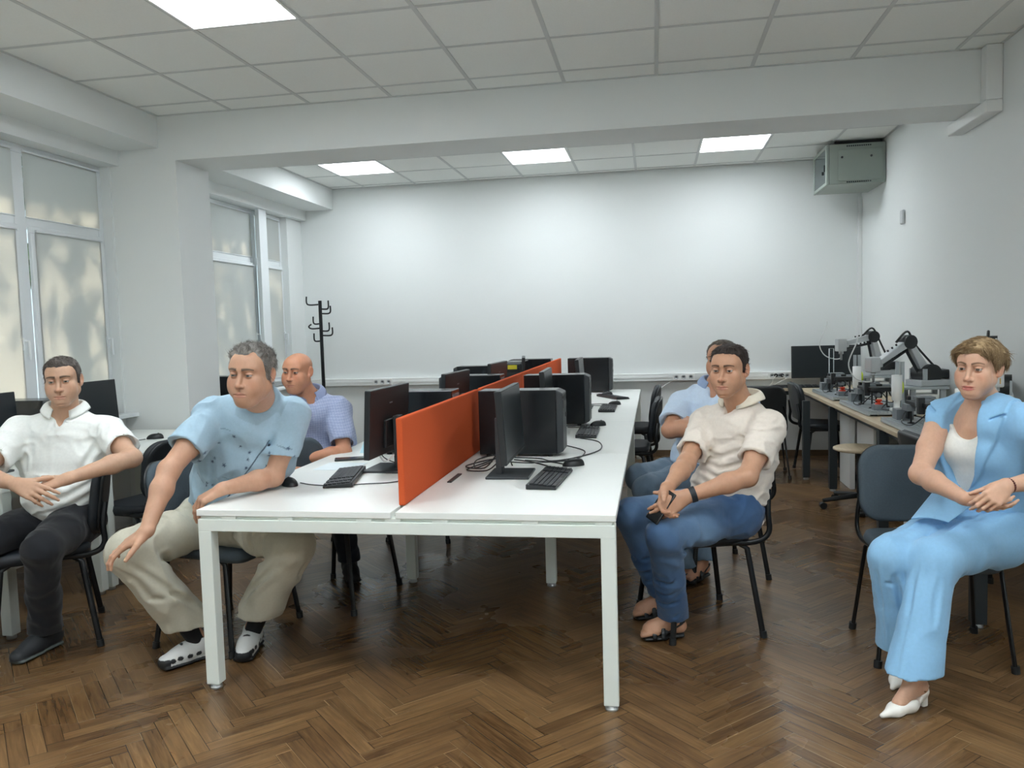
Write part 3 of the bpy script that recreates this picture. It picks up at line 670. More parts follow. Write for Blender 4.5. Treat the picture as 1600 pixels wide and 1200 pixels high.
# ------------------------------------------------------------------ training rigs with robot arms
DZ = .738
def rig(x, y, label, key):
    """aluminium slotted base plate with a feeder, posts and small parts"""
    r = empty('training_rig', (x, y, DZ), 0, label, 'training rig', 'aluminium training rigs on the wooden desk')
    W_, L_ = .33, .86
    b = MB()
    for i in range(14):
        xx = -.02+i*W_/14; b.box(xx, xx+W_/14-.006, 0, L_, .014, .034)
    b.box(-.02, -.02+W_-.006, .004, L_-.004, .012, .026)
    b.build('base_plate', M['alu'], r)
    for q in (.04, L_-.07):
        for xx in (.0, W_-.08): MB().box(xx, xx+.04, q, q+.03, 0, .013).build('rubber_foot', M['black'], r)
    e = MB(); e.box(-.034, -.02, 0, L_, .006, .020); e.box(-.030, -.02, 0, L_, .020, .036); e.build('edge_profile', M['alu'], r)
    # conveyor/feeder block on posts
    for (px, py) in ((.05, .22), (.05, .52), (.17, .30), (.17, .58)):
        p = MB().tube([(px, py, .034), (px, py, .16)], .006, 8).build('post', M['black'], r)
        MB().lathe([(.022, .034), (.02, .042), (0, .043)], (px, py, 0), 14).build('post_foot', M['black'], p)
    h = MB(); h.box(.03, .17, .19, .31, .155, .185); h.box(.04, .09, .34, .60, .145, .17); h.box(.14, .18, .38, .58, .13, .185); h.box(.01, .045, .25, .29, .12, .215); h.box(.10, .14, .30, .36, .10, .20); h.box(.06, .08, .62, .66, .05, .19)
    h.build('feeder_body', M['black'], r, bevel=.003)
    g = MB(); g.box(.05, .15, .40, .50, .185, .205); g.box(.02, .07, .50, .60, .11, .15); g.tube([(.02, .33, .175), (.2, .33, .175)], .022, 14); g.tube([(.09, .2, .13), (.09, .5, .13)], .016, 12)
    g.build('feeder_motor', M['grey'], r, bevel=.002)
    MB().tube([(.215, .17, .185), (.235, .17, .185)], .045, 24).build('lime_wheel', M['lime'], r)
    bx = MB(); bx.box(.02, .12, .70, .80, .034, .10); bx.build('control_box', M['grey'], r, bevel=.003)
    rb = MB(); rb.lathe([(.026, 0), (.026, .012), (.012, .014), (.012, .02), (.02, .022), (.02, .034), (0, .036)], (.07, .12, .072), 20); rbo = rb.build('stop_button', M['red'], r)
    MB().box(.03, .11, .08, .16, .034, .073).build('button_box', M['grey'], r, bevel=.003)
    lm = MB(); lm.lathe([(0, .034), (.045, .034), (.045, .05), (.02, .055), (.02, .10), (.034, .11), (.034, .28), (0, .283)], (.17, .06, 0), 24); lm.build('signal_lamp', M['white'], r)
    w = MB()
    for pts in ([(.05, .25, .12), (.0, .33, .05), (-.01, .5, .05), (.06, .62, .12)], [(.18, .3, .15), (.24, .4, .06), (.2, .6, .05), (.12, .7, .06)], [(.1, .2, .16), (.12, .1, .10), (.07, .05, .05), (.1, -.01, .045)]):
        w.tube(arc(pts, 5), .0035, 7)
    w.build('wiring', M['black'], r)
    return r
rig(1.47, 6.90, 'farthest aluminium training rig on the wooden desk, clear tube standing on it', 0)
rig(1.47, 5.80, 'middle aluminium training rig on the wooden desk', 1)
rig(1.47, 4.62, 'nearest aluminium training rig on the wooden desk, beside the woman', 2)
t = MB(); t.tube([(1.51, 7.30, DZ+.2), (1.51, 7.30, DZ+.42)], .022, 16)
tag(t.build('clear_tube', M['glass']), 'clear upright plastic tube on the farthest training rig', 'tube')
def robot(bx, by, shoulder, elbow, wrist, label):
    """desktop arm: black base block, two silver links with black rods, silver head pointing down"""
    r = empty('desktop_robot', (bx, by, DZ), 0, label, 'robot arm', 'silver and black desktop robot arms')
    B = Vector((bx, by, DZ)); S, E, Wp = [Vector(p)-B for p in (shoulder, elbow, wrist)]
    ax = (Wp-S); ax.z = 0; ax.normalize(); sd_ = ax.cross(Vector((0,0,1)))
    fr = Matrix(((ax.x, sd_.x, 0, 0), (ax.y, sd_.y, 0, 0), (0, 0, 1, 0), (0, 0, 0, 1)))
    b = MB(); b.box(-.13, .10, -.09, .09, .0, .045, fr); b.build('base', M['silver'], r, bevel=.006)
    b = MB(); b.box(-.21, .03, -.075, .075, .05, S.z+.03, fr); b.tube([fr @ Vector((0, -.08, S.z)), fr @ Vector((0, .08, S.z))], .072, 28); b.build('motor_housing', M['black'], r, bevel=.012)
    b = MB()
    for yy in (-.075, .075): b.box(.045, .075, yy-.006, yy+.006, .045, S.z+.04, fr)
    b.build('side_rail', M['alu'], r)
    def link(P, Q, w, name, m, off=.0):
        d = (Q-P); L = d.length; zx = d.normalized(); yy = sd_; xx = yy.cross(zx)
        Mx = Matrix(((zx.x, yy.x, xx.x, P.x), (zx.y, yy.y, xx.y, P.y), (zx.z, yy.z, xx.z, P.z), (0,0,0,1)))
        bb = MB()
        bb.prism([(-.02, -w), (L*.5, -w*.72), (L+.01, -w*.6), (L+.01, w*.6), (L*.5, w*.72), (-.02, w)], 'y', -.035+off, .035+off, Mx); return bb.build(name, m, r, bevel=.006), Mx, L
    link(S, E, .036, 'lower_link', M['silver'])
    _, Mx, L = link(E, Wp, .030, 'upper_link', M['silver'])
    sc = MB()
    for k in (.35, .5, .65): sc.tube([Mx @ Vector((L*k, -.01, .028)), Mx @ Vector((L*k, -.01, .040))], .007, 10)
    for k in (.35, .5, .65): sc.tube([Mx @ Vector((L*k, -.01, -.028)), Mx @ Vector((L*k, -.01, -.040))], .007, 10)
    sc.build('bolt', M['black'], r)
    rod = MB()
    o1 = ax*.055; rod.tube([S+o1, E+o1*.8], .011, 10); rod.tube([E+Vector((0,0,-.055)), Wp+Vector((0,0,-.05))], .011, 10); rod.tube([S+o1*.1+sd_*.05, E+sd_*.05], .010, 10)
    rod.build('linkage_rod', M['black'], r)
    MB().tube([E-sd_*.045, E+sd_*.045], .05, 24).build('elbow_joint', M['black'], r)
    cb = MB(); cb.tube(arc([S-ax*.09+Vector((0,0,.03)), E-ax*.06-Vector((0,0,.02)), E+Vector((0,0,.075)), E+ax*.09+Vector((0,0,-.0))], 6), .008, 8); cb.build('arm_cable', M['black'], r)
    hd = MB(); H = Matrix.Translation(Wp+ax*.05) @ fr; hd.box(-.035, .04, -.04, .04, -.075, .035, H); hd.box(-.06, -.03, -.03, .03, -.04, .02, H); hd.build('head', M['silver'], r, bevel=.008)
    nz = MB(); c0 = Wp+ax*.05; nz.lathe([(0, -.15), (.010, -.15), (.010, -.10), (.020, -.098), (.020, -.074), (0, -.074)], c0, 16); nz.build('nozzle', M['silver'], r)
    ho = MB(); ho.tube(arc([c0+Vector((0,0,-.135)), c0+ax*.06+Vector((0,0,-.14)), c0+ax*.15+Vector((0,0,-.10)), c0+ax*.19+Vector((0,0,.0)), c0+ax*.13+Vector((0,0,.14)), c0+ax*.12+Vector((0,0,.19))], 6), .0045, 8); ho.build('air_hose', M['cable_w'], r)
RZ0 = .915
_old = DZ
def robot_at(by, elbow, wrist, label):
    global DZ
    DZ = RZ0; robot(1.93, by, (1.93, by, 1.0), elbow, wrist, label); DZ = _old
    r = empty('robot_stand', (1.93, by, DZ), 0, 'aluminium profile stand under the %s robot arm' % label.split(' ')[0], 'stand', 'aluminium stands under the robot arms')
    b = MB()
    for x in (-.13, .07):
        for y in (-.10, .07): b.box(x, x+.035, y, y+.035, 0, RZ0-DZ-.02)
    b.box(-.30, .12, -.12, .12, RZ0-DZ-.02, RZ0-DZ-.001); b.build('stand_frame', M['alu'], r, bevel=.002)
    MB().box(-.09, .06, -.08, .08, 0, .12).build('control_unit', M['white'], r, bevel=.005)
    p = MB()
    for x in (-.24, -.205): p.box(x, x+.022, -.14, -.118, .035, .36)
    p.build('stand_post', M['alu'], r)
robot_at(7.42, (1.87, 7.42, 1.25), (1.65, 7.36, 1.205), 'farthest desktop robot arm, its head in front of the corner monitor')
robot_at(6.2, (1.79, 6.15, 1.235), (1.585, 6.08, 1.10), 'middle desktop robot arm, elbow raised against the right wall')
robot_at(5.0, (1.87, 4.95, 1.245), (1.83, 4.74, 1.10), 'nearest desktop robot arm, mostly hidden behind the head of the woman')
b = MB(); b.box(1.82, 2.03, 5.50, 5.76, DZ, DZ+.11); tag(b.build('device_box', M['white'], bevel=.006), 'white boxed device on the wooden desk between the middle and nearest rigs', 'device')
# ------------------------------------------------------------------ sculpting with distance fields
def V3(p): return np.array(p, dtype=np.float64)
def nz(v): v = V3(v); return v/np.linalg.norm(v)
_rs = np.random.RandomState(11); _lat = _rs.rand(64, 64, 64).astype(np.float32)*2-1
def vnoise(P):
    """smooth value noise, P (n,3) -> (n)"""
    F = np.floor(P); f = (P-F).astype(np.float32); I = F.astype(np.int64) & 63; J = (I+1) & 63; f = f*f*(3-2*f)
    x0, y0, z0 = I.T; x1, y1, z1 = J.T; a, b, c = f.T
    L = _lat
    return ((L[x0,y0,z0]*(1-a)+L[x1,y0,z0]*a)*(1-b)+(L[x0,y1,z0]*(1-a)+L[x1,y1,z0]*a)*b)*(1-c)+((L[x0,y0,z1]*(1-a)+L[x1,y0,z1]*a)*(1-b)+(L[x0,y1,z1]*(1-a)+L[x1,y1,z1]*a)*b)*c
class Field:
    def __init__(s, lo, hi, h, fine=()):
        s.ax = []
        for d in range(3):
            x = lo[d]; out = [x]
            while x < hi[d]:
                hh = h
                for a, b, hf in fine:
                    if a[d]-.01 <= x <= b[d]+.01: hh = min(hh, hf)
                x += hh; out.append(x)
            s.ax.append(np.array(out))
        s.D = np.full([len(a) for a in s.ax], 1.0, np.float32)
    def region(s, lo, hi, m):
        sl = []
        for d in range(3):
            i = np.searchsorted(s.ax[d], lo[d]-m); j = np.searchsorted(s.ax[d], hi[d]+m)
            sl.append(slice(max(i-1, 0), min(j+1, len(s.ax[d]))))
        if any(q.stop-q.start < 1 for q in sl): return None
        P = [s.ax[d][sl[d]].astype(np.float32).reshape([-1 if k == d else 1 for k in range(3)]) for d in range(3)]
        return tuple(sl), P
    def comb(s, sl, d, k, op):
        A = s.D[sl]
        if op == 'add':
            if k: h = np.maximum(k-np.abs(A-d), 0)/k; s.D[sl] = np.minimum(A, d)-h*h*k*.25
            else: s.D[sl] = np.minimum(A, d)
        elif op == 'sub':
            d = -d
            if k: h = np.maximum(k-np.abs(A-d), 0)/k; s.D[sl] = np.maximum(A, d)+h*h*k*.25
            else: s.D[sl] = np.maximum(A, d)
    def cone(s, a, b, ra, rb, k=.015, op='add', side=None, ks=1.0, clip=None, bend=None):
        """round cone; side/ks widen the section along one axis; clip = list of (point, normal): keep where (p-point).normal < 0"""
        a, b = V3(a), V3(b); R = max(ra, rb)*max(ks, 1); r = s.region(np.minimum(a, b)-R, np.maximum(a, b)+R, k+.03)
        if r is None: return s
        sl, (X, Y, Z) = r; ab = b-a; L2 = max(ab@ab, 1e-12)
        qx, qy, qz = X-a[0], Y-a[1], Z-a[2]; t = np.clip((qx*ab[0]+qy*ab[1]+qz*ab[2])/L2, 0, 1)
        qx = qx-t*ab[0]; qy = qy-t*ab[1]; qz = qz-t*ab[2]
        if side is not None:
            sd_ = nz(side); c = qx*sd_[0]+qy*sd_[1]+qz*sd_[2]; g = c*(1/ks-1); qx = qx+sd_[0]*g; qy = qy+sd_[1]*g; qz = qz+sd_[2]*g
        d = np.sqrt(qx*qx+qy*qy+qz*qz)-(ra+(rb-ra)*t)
        if clip:
            for p, n in clip: n = nz(n); p = V3(p); d = np.maximum(d, (X-p[0])*n[0]+(Y-p[1])*n[1]+(Z-p[2])*n[2])
        s.comb(sl, d, k, op); return s
    def ell(s, c, r, F=None, k=.015, op='add', clip=None):
        """ellipsoid, F rows = local axes"""
        c = V3(c); r = V3(r); F = np.eye(3) if F is None else V3(F); R = r.max(); e = np.sqrt(((F.T*r)**2).sum(1))
        g = s.region(c-e, c+e, k+.03)
        if g is None: return s
        sl, (X, Y, Z) = g; x, y, z = X-c[0], Y-c[1], Z-c[2]
        u = [(x*F[i][0]+y*F[i][1]+z*F[i][2]) for i in range(3)]
        k0 = np.sqrt(sum((u[i]/r[i])**2 for i in range(3))); k1 = np.sqrt(sum((u[i]/r[i]**2)**2 for i in range(3)))+1e-9
        d = k0*(k0-1)/k1
        if clip:
            for p, n in clip: n = nz(n); p = V3(p); d = np.maximum(d, (X-p[0])*n[0]+(Y-p[1])*n[1]+(Z-p[2])*n[2])
        s.comb(sl, d, k, op); return s
    def box(s, c, hs, F=None, rad=.003, k=.0, op='add'):
        c = V3(c); hs = V3(hs)-rad; F = np.eye(3) if F is None else V3(F); e = np.abs(F.T)@(hs+rad)
        g = s.region(c-e, c+e, k+.02)
        if g is None: return s
        sl, (X, Y, Z) = g; x, y, z = X-c[0], Y-c[1], Z-c[2]
        q = [np.abs(x*F[i][0]+y*F[i][1]+z*F[i][2])-hs[i] for i in range(3)]
        d = np.sqrt(sum(np.maximum(v, 0)**2 for v in q))+np.minimum(np.maximum(np.maximum(q[0], q[1]), q[2]), 0)-rad
        s.comb(sl, d, k, op); return s
    def plane(s, p, n, k=0, lo=None, hi=None):
        """cut away everything on the +n side (inside an optional box)"""
        g = s.region([a[0] for a in s.ax] if lo is None else lo, [a[-1] for a in s.ax] if hi is None else hi, 0)
        sl, (X, Y, Z) = g; n = nz(n); p = V3(p); s.comb(sl, -((X-p[0])*n[0]+(Y-p[1])*n[1]+(Z-p[2])*n[2]), k, 'sub'); return s
    def points(s, band=.02):
        idx = np.nonzero(np.abs(s.D) < band); P = np.stack([s.ax[d][idx[d]] for d in range(3)], 1); return idx, P
    def warp(s, fn, band=.02):
        idx, P = s.points(band)
        if len(P): s.D[idx] += fn(P).astype(np.float32)
        return s
    def mesh(s):
        D = s.D; nx, ny, nz_ = D.shape; S = D < 0
        cnt = np.zeros((nx-1, ny-1, nz_-1), np.uint8)
        for a in (0, 1):
            for b in (0, 1):
                for c in (0, 1): cnt += S[a:nx-1+a, b:ny-1+b, c:nz_-1+c]
        I, J, K = np.nonzero((cnt > 0) & (cnt < 8)); del cnt
        n = len(I); idm = np.full((nx-1, ny-1, nz_-1), -1, np.int32); idm[I, J, K] = np.arange(n)
        acc = np.zeros((n, 3)); num = np.zeros(n)
        X, Y, Z = s.ax
        def pos(i, j, k): return np.stack([X[i], Y[j], Z[k]], 1)
        for d in range(3):
            for u in (0, 1):
                for v in (0, 1):
                    o = [0, 0, 0]; q = [e for e in range(3) if e != d]; o[q[0]] = u; o[q[1]] = v; e = list(o); e[d] = 1
                    a = (I+o[0], J+o[1], K+o[2]); b = (I+e[0], J+e[1], K+e[2]); da, db = D[a], D[b]
                    m = (da < 0) != (db < 0); t = np.where(m, da/np.where(m, da-db, 1), 0)[:, None]
                    p = pos(*a)*(1-t)+pos(*b)*t; acc += np.where(m[:, None], p, 0); num += m
        V = acc/num[:, None]; Q = []
        for d in range(3):
            sa = [slice(None)]*3; sb = [slice(None)]*3; sa[d] = slice(0, -1); sb[d] = slice(1, None)
            A, B = S[tuple(sa)], S[tuple(sb)]; q = [e for e in range(3) if e != d]
            i = list(np.nonzero(A != B)); ok = (i[q[0]] > 0) & (i[q[1]] > 0) & (i[q[0]] < D.shape[q[0]]-1) & (i[q[1]] < D.shape[q[1]]-1)
            i = [w[ok] for w in i]; up = A[tuple(i)]
            def cell(u, v):
                w = list(i); w[q[0]] = w[q[0]]-u; w[q[1]] = w[q[1]]-v; return idm[tuple(w)]
            f = np.stack([cell(1, 1), cell(0, 1), cell(0, 0), cell(1, 0)], 1)
            flip = ~up if d != 1 else up
            f[flip] = f[flip][:, ::-1]; Q.append(f)
        return V, np.concatenate(Q)
    def build(s, name, m, parent=None, origin=(0,0,0), color=None, smooth=2, extra=None):
        V, F = s.mesh()
        for _ in range(smooth):      # light smoothing
            A = np.zeros_like(V); c = np.zeros(len(V))
            for k in range(4):
                a, b = F[:, k], F[:, (k+1) % 4]
                for ax in range(3): A[:, ax] += np.bincount(a, V[b, ax], len(V))
                c += np.bincount(a, minlength=len(V))
            ok = c > 0; V = np.where(ok[:, None], V*.5+.5*A/np.maximum(c, 1)[:, None], V)
        me = bpy.data.meshes.new(name); o3 = V3(origin)
        me.vertices.add(len(V)); me.vertices.foreach_set('co', (V-o3).astype(np.float32).ravel())
        me.loops.add(len(F)*4); me.loops.foreach_set('vertex_index', F.astype(np.int32).ravel())
        me.polygons.add(len(F)); me.polygons.foreach_set('loop_start', np.arange(0, len(F)*4, 4, dtype=np.int32))
        me.polygons.foreach_set('use_smooth', np.ones(len(F), bool)); me.update(calc_edges=True); me.validate()
        if color is not None:
            ca = me.color_attributes.new('Col', 'FLOAT_COLOR', 'POINT'); c = np.ones((len(V), 4), np.float32); c[:, :3] = color(V); ca.data.foreach_set('color', c.ravel())
        for mm in (m if isinstance(m, (list, tuple)) else [m]): me.materials.append(mm)
        o = bpy.data.objects.new(name, me); COL.objects.link(o); o.parent = parent; return o
LIN = lambda *c: np.array(lin(c))
def folds(amp, scale, aniso=(1, 1, 1), frame=None, seed=0.0, ridge=True):
    """cloth folds: ridged warped noise"""
    def f(P):
        Q = P if frame is None else P@V3(frame).T
        Q = Q/scale*V3(aniso)+seed; w = np.stack([vnoise(Q*.7+11), vnoise(Q*.7+23), vnoise(Q*.7+37)], 1)*.8
        a = vnoise(Q+w); b = vnoise(Q*2.1+w+5)
        if ridge: a = 1-2*np.abs(a)**.8; b = 1-2*np.abs(b)
        return -amp*(a*.75+b*.25)
    return f

# ------------------------------------------------------------------ people
def person_mats(tag_, skin, dark=0):
    s = bpy.data.materials.new('skin_'+tag_); s.use_nodes = True; b = s.node_tree.nodes['Principled BSDF']; N = s.node_tree.nodes; Lk = s.node_tree.links
    a = N.new('ShaderNodeAttribute'); a.attribute_name = 'Col'
    n = N.new('ShaderNodeTexNoise'); n.inputs['Scale'].default_value = 60; n.inputs['Detail'].default_value = 5
    mr = N.new('ShaderNodeMapRange'); mr.inputs['To Min'].default_value = .9; mr.inputs['To Max'].default_value = 1.1; Lk.new(n.outputs['Fac'], mr.inputs['Value'])
    sc = N.new('ShaderNodeVectorMath'); sc.operation = 'SCALE'; Lk.new(a.outputs['Color'], sc.inputs[0]); Lk.new(mr.outputs[0], sc.inputs['Scale'])
    Lk.new(sc.outputs[0], b.inputs['Base Color'])
    b.inputs['Roughness'].default_value = .48; b.inputs['Subsurface Weight'].default_value = .12; b.inputs['Subsurface Radius'].default_value = (.012, .005, .003); b.inputs['Subsurface Scale'].default_value = 1
    b.inputs['Specular IOR Level'].default_value = .4
    n2 = N.new('ShaderNodeTexNoise'); n2.inputs['Scale'].default_value = 420; bp = N.new('ShaderNodeBump'); bp.inputs['Strength'].default_value = .15; bp.inputs['Distance'].default_value = .001
    Lk.new(n2.outputs['Fac'], bp.inputs['Height']); Lk.new(bp.outputs[0], b.inputs['Normal']); return s
def cloth(name, rgb, rough=.85, weave=900, bump=.25, vcol=False, noise=.04, sheen=.15):
    return mat(name, rgb, rough, noise=noise, nscale=90, bump=bump, bscale=weave, vcol=vcol, sheen=sheen, spec=.2)
def frame_from(fwd, up):
    f = nz(fwd); r = np.cross(f, V3(up)); r = nz(r); u = np.cross(r, f); return np.stack([-r, f, u])   # rows: left, forward, up
def head_frame(pos, yaw, pitch=0, roll=0):
    """yaw degrees away from facing the camera towards the windows, pitch down positive"""
    d = V3(CAM)-V3(pos); a = math.atan2(d[1], d[0])-math.radians(yaw); p = math.radians(pitch)
    f = V3((math.cos(a)*math.cos(p), math.sin(a)*math.cos(p), -math.sin(p))); up = V3((0, 0, 1))
    F = frame_from(f, up); rr = math.radians(roll); l, u = F[0]*math.cos(rr)+F[2]*math.sin(rr), -F[0]*math.sin(rr)+F[2]*math.cos(rr)
    return np.stack([l, F[1], u])
def add_head(B, c, F, neck, s=1.0, fem=False, fat=0.0, old=0.0, neck_r=.056, brow=1.0, lid=.0042, chest=.09):
    """head sculpt in local coords (left, forward, up), origin at eye level"""
    c = V3(c)
    def W(x, y, z): return c+s*(x*F[0]+y*F[1]+z*F[2])
    e = lambda x, y, z, rx, ry, rz, k=.02, op='add', G=None, clip=None: B.ell(W(x, y, z), (rx*s, ry*s, rz*s), F if G is None else G@F, k*s, op, clip)
    cn = lambda a, b, ra, rb, k=.012, op='add', side=None, ks=1: B.cone(W(*a), W(*b), ra*s, rb*s, k*s, op, side, ks)
    jw = .046 if fem else .051
    # neck first
    nb = V3(neck); B.cone(W(0, -.022, -.055), nb+F[1]*.012, neck_r*s*.93, neck_r*1.06, .02)
    B.cone(nb, nb-V3((0, 0, .10)), min(neck_r*1.1, chest+.01), chest, .03)
    e(0, -.014, .029, .0765, .096, .075, .02)
    e(0, .022, -.040, .059+.005*fat, .064, .070, .03)
    for x in (-1, 1):
        cn((x*jw, -.004, -.050), (x*.016, .062, -.099), .021+.006*fat, .020+.002*fat, .03)
        e(x*.044, .056, -.024, .021, .021, .019, .03)                     # cheekbone
        e(x*(.040+.006*fat), .052, -.055, .020+.009*fat, .024, .026+.004*fat, .03)      # cheek
    e(0, .072, -.100, .022, .017, .0165, .02)                              # chin
    if fat: e(0, .040, -.112, .040*fat+.01, .035, .020*fat+.004, .03)     # under the chin
    e(0, .046, .040, .055, .040, .042, .03)                               # forehead
    e(0, .072, -.068, .033, .024, .030, .025)                             # muzzle
    for x in (-1, 1):
        cn((x*.046, .066, .026), (x*.014, .083, .020), .008*brow, .008*brow, .022)
        e(x*.0325, .100, .001, .021, .021, .0125, .012, 'sub')              # eye socket
        e(x*.013, .092, -.002, .008, .012, .014, .012, 'sub')
    # nose
    cn((0, .080, .012), (0, .104, -.033), .0072, .0092, .014); e(0, .107, -.039, .0112, .012, .0098, .008)
    for x in (-1, 1):
        e(x*.0130, .096, -.0415, .0072, .0095, .0080, .006); e(x*.0065, .103, -.0495, .0038, .005, .0035, .003, 'sub')
        (cn((x*.024, .085, -.046), (x*.033, .077, -.068), .0012, .0015, .010, 'sub') if fat > 2 else None)     # smile fold
        # lids
        G = np.eye(3)
        e(x*.0315, .0745, .000, .0158, .0150, .0140, .003, 'add', None, [(W(0, .0745, lid), -F[2]-.10*F[1])])
        e(x*.0315, .0745, .000, .0154, .0146, .0138, .003, 'add', None, [(W(0, .0745, -.0048), F[2]-.10*F[1])])
        if old > 2:
            cn((x*.020, .088, -.015), (x*.042, .078, -.017), .0018, .0015, .008, 'sub')
    # mouth
    fl = 1.12 if fem else .80
    mw = 1.0 if fem else 1.14
    for x in (-1, 1):
        cn((0, .0945, -0.0720), (x*mw*.013, .091, -0.0710), .0055*fl, .0052*fl, .006); cn((x*mw*.013, .091, -0.0710), (x*mw*.024, .081, -0.0745), .0052*fl, .003, .006)
        cn((0, .0925, -0.0820), (x*mw*.013, .0895, -0.0815), .0062*fl, .0055*fl, .006); cn((x*mw*.013, .0895, -0.0815), (x*mw*.022, .082, -0.0770), .0055*fl, .003, .006)
        cn((0, .1010, -0.0763), (x*mw*.014, .0965, -0.0759), .0016, .0016, .004, 'sub'); cn((x*mw*.014, .0965, -0.0759), (x*mw*.026, .084, -0.0767), .0016, .0016, .004, 'sub')
    cn((0, .097, -0.0535), (0, .0965, -0.0635), .0028, .003, .006, 'sub')
    e(0, .083, -0.0935, .016, .006, .005, .010, 'sub')
    # ears
    for x in (-1, 1):
        th = .30; R_ = np.array([[math.cos(th), x*math.sin(th), 0], [-x*math.sin(th), math.cos(th), 0], [0, 0, 1]])
        tl = .18; T_ = np.array([[1, 0, 0], [0, math.cos(tl), math.sin(tl)], [0, -math.sin(tl), math.cos(tl)]]); G = T_@R_
        e(x*.080, -.016, -.006, .0065, .0185, .031, .006, 'add', G); e(x*.085, -.013, .001, .0045, .0105, .018, .005, 'sub', G); e(x*.0775, -.004, -.028, .006, .008, .010, .006)
    return W
def face_color(P, c, F, s, skin, lip, browc, fem=False, stub=0.0, brow_t=1.0, cheek=.0, scalp=None, hairline=None):
    q = (P-V3(c))@F.T/s; x, y, z = q.T; ax = np.abs(x); C = np.tile(skin, (len(P), 1)); sm = lambda d, w: np.clip(.5-d/w, 0, 1)[:, None]
    red = skin*V3((1.08, .80, .76))
    def mixc(C, col, m): return C*(1-m)+V3(col)*m
    head = (np.abs(z) < .14) & (y > -.13) & (y < .14) & (ax < .11)
    m = sm(np.sqrt(((ax-.042)/.024)**2+((z+.032)/.022)**2+((y-.06)/.05)**2)-1, .9)*(.18+cheek); C = mixc(C, red, m*head[:, None])
    m = sm(np.sqrt((x/.016)**2+((z+.041)/.014)**2+((y-.105)/.03)**2)-1, .8)*.35; C = mixc(C, red, m)
    m = sm(np.sqrt(((ax-.082)/.02)**2+((y+.014)/.03)**2+((z+.01)/.04)**2)-1, .5)*.35; C = mixc(C, red, m)
    if stub:
        m = (sm(-z-.112, .02)*0+1)*np.clip((-.048-z)/.015, 0, 1)[:, None]*np.clip((y-.0)/.03, 0, 1)[:, None]*np.clip((z+.125)/.02, 0, 1)[:, None]*stub*head[:, None]; C = mixc(C, skin*.62, m)
    lipd = np.where(z > -.0763, np.abs(z+.0723)-.0052*np.clip(1-(ax/.029)**2, 0, 1), np.abs(z+.0812)-(.0062 if fem else .0048)*np.clip(1-(ax/.027)**2, 0, 1))
    m = sm(lipd, .003)*(y > .072)[:, None]*(ax < .030)[:, None]; C = mixc(C, lip, m*(.9 if fem else .65))
    bz = .0215+(.010 if fem else .0065)*np.sin(np.clip((ax-.010)/.042, 0, 1)*PI*.72)-.006*np.clip((ax-.010)/.042, 0, 1); th = .0050*brow_t*(1-.6*np.clip((ax-.012)/.042, 0, 1))
    m = sm(np.abs(z-bz)-th, .0035)*((ax > .010) & (ax < .053) & (y > .05))[:, None]; C = mixc(C, browc, m*.95)
    m = sm(np.sqrt(((ax-.030)/.019)**2+((z+.001)/.0125)**2)-1, .6)*((y > .05) & (ax < .06))[:, None]*.30; C = mixc(C, skin*V3((.72, .60, .56)), m)
    # lash line
    m = sm(np.abs(np.abs(z+.0005)-.0048)-.0008, .002)*((np.abs(ax-.0315) < .0125) & (y > .07))[:, None]; C = mixc(C, browc*.5, m*(.75 if fem else .45))
    if fem: m = sm(np.sqrt(((ax-.033)/.017)**2+((z-.009)/.008)**2)-1, .5)*(y > .06)[:, None]*.35; C = mixc(C, skin*V3((.6, .5, .48)), m)
    if scalp is not None: m = np.clip((hairline(q))/.012, 0, 1)[:, None]; C = mixc(C, scalp, m)
    return C
def add_eyes(root, c, F, s, iris, look=0.0, origin=(0,0,0), down=-3.0):
    """eyeballs with iris and pupil rings, looking sideways by look degrees"""
    o3 = V3(origin)
    for x in (-1, 1):
        ctr = V3(c)+s*(x*.0315*F[0]+.0752*F[1]+0*F[2]); a = math.radians(look); g = nz(F[1]*math.cos(a)+F[0]*math.sin(a)-F[2]*math.tan(math.radians(down)))
        G = frame_from(g, F[2]); R = .0130*s; vs = []; fs = []; col = []; n = 24
        rings = [0, .10, .19, .20, .40, .47, .49, .7, 1.0, 1.4, 1.9]
        for t in rings:
            for k in range(n):
                p = 2*PI*k/n; v = G[1]*math.cos(t)+(G[0]*math.cos(p)+G[2]*math.sin(p))*math.sin(t); vs.append(ctr+v*R-o3)
                col.append((.005, .005, .005) if t < .195 else (tuple(LIN(*iris)) if t < .45 else (tuple(LIN(*iris)*.4) if t < .48 else (.36, .33, .31))))
        for i in range(len(rings)-1):
            for k in range(n): fs.append((i*n+k, i*n+(k+1)%n, (i+1)*n+(k+1)%n, (i+1)*n+k))
        me = bpy.data.meshes.new('eye'); me.from_pydata([tuple(v) for v in vs], [], fs); me.polygons.foreach_set('use_smooth', [True]*len(fs))
        ca = me.color_attributes.new('Col', 'FLOAT_COLOR', 'POINT'); ca.data.foreach_set('color', [q for cc in col for q in (*cc, 1)])
        me.materials.append(M['eye']); o = bpy.data.objects.new('eye', me); COL.objects.link(o); o.parent = root
M['eye'] = mat('eye', (255, 255, 255), .12, vcol=True)
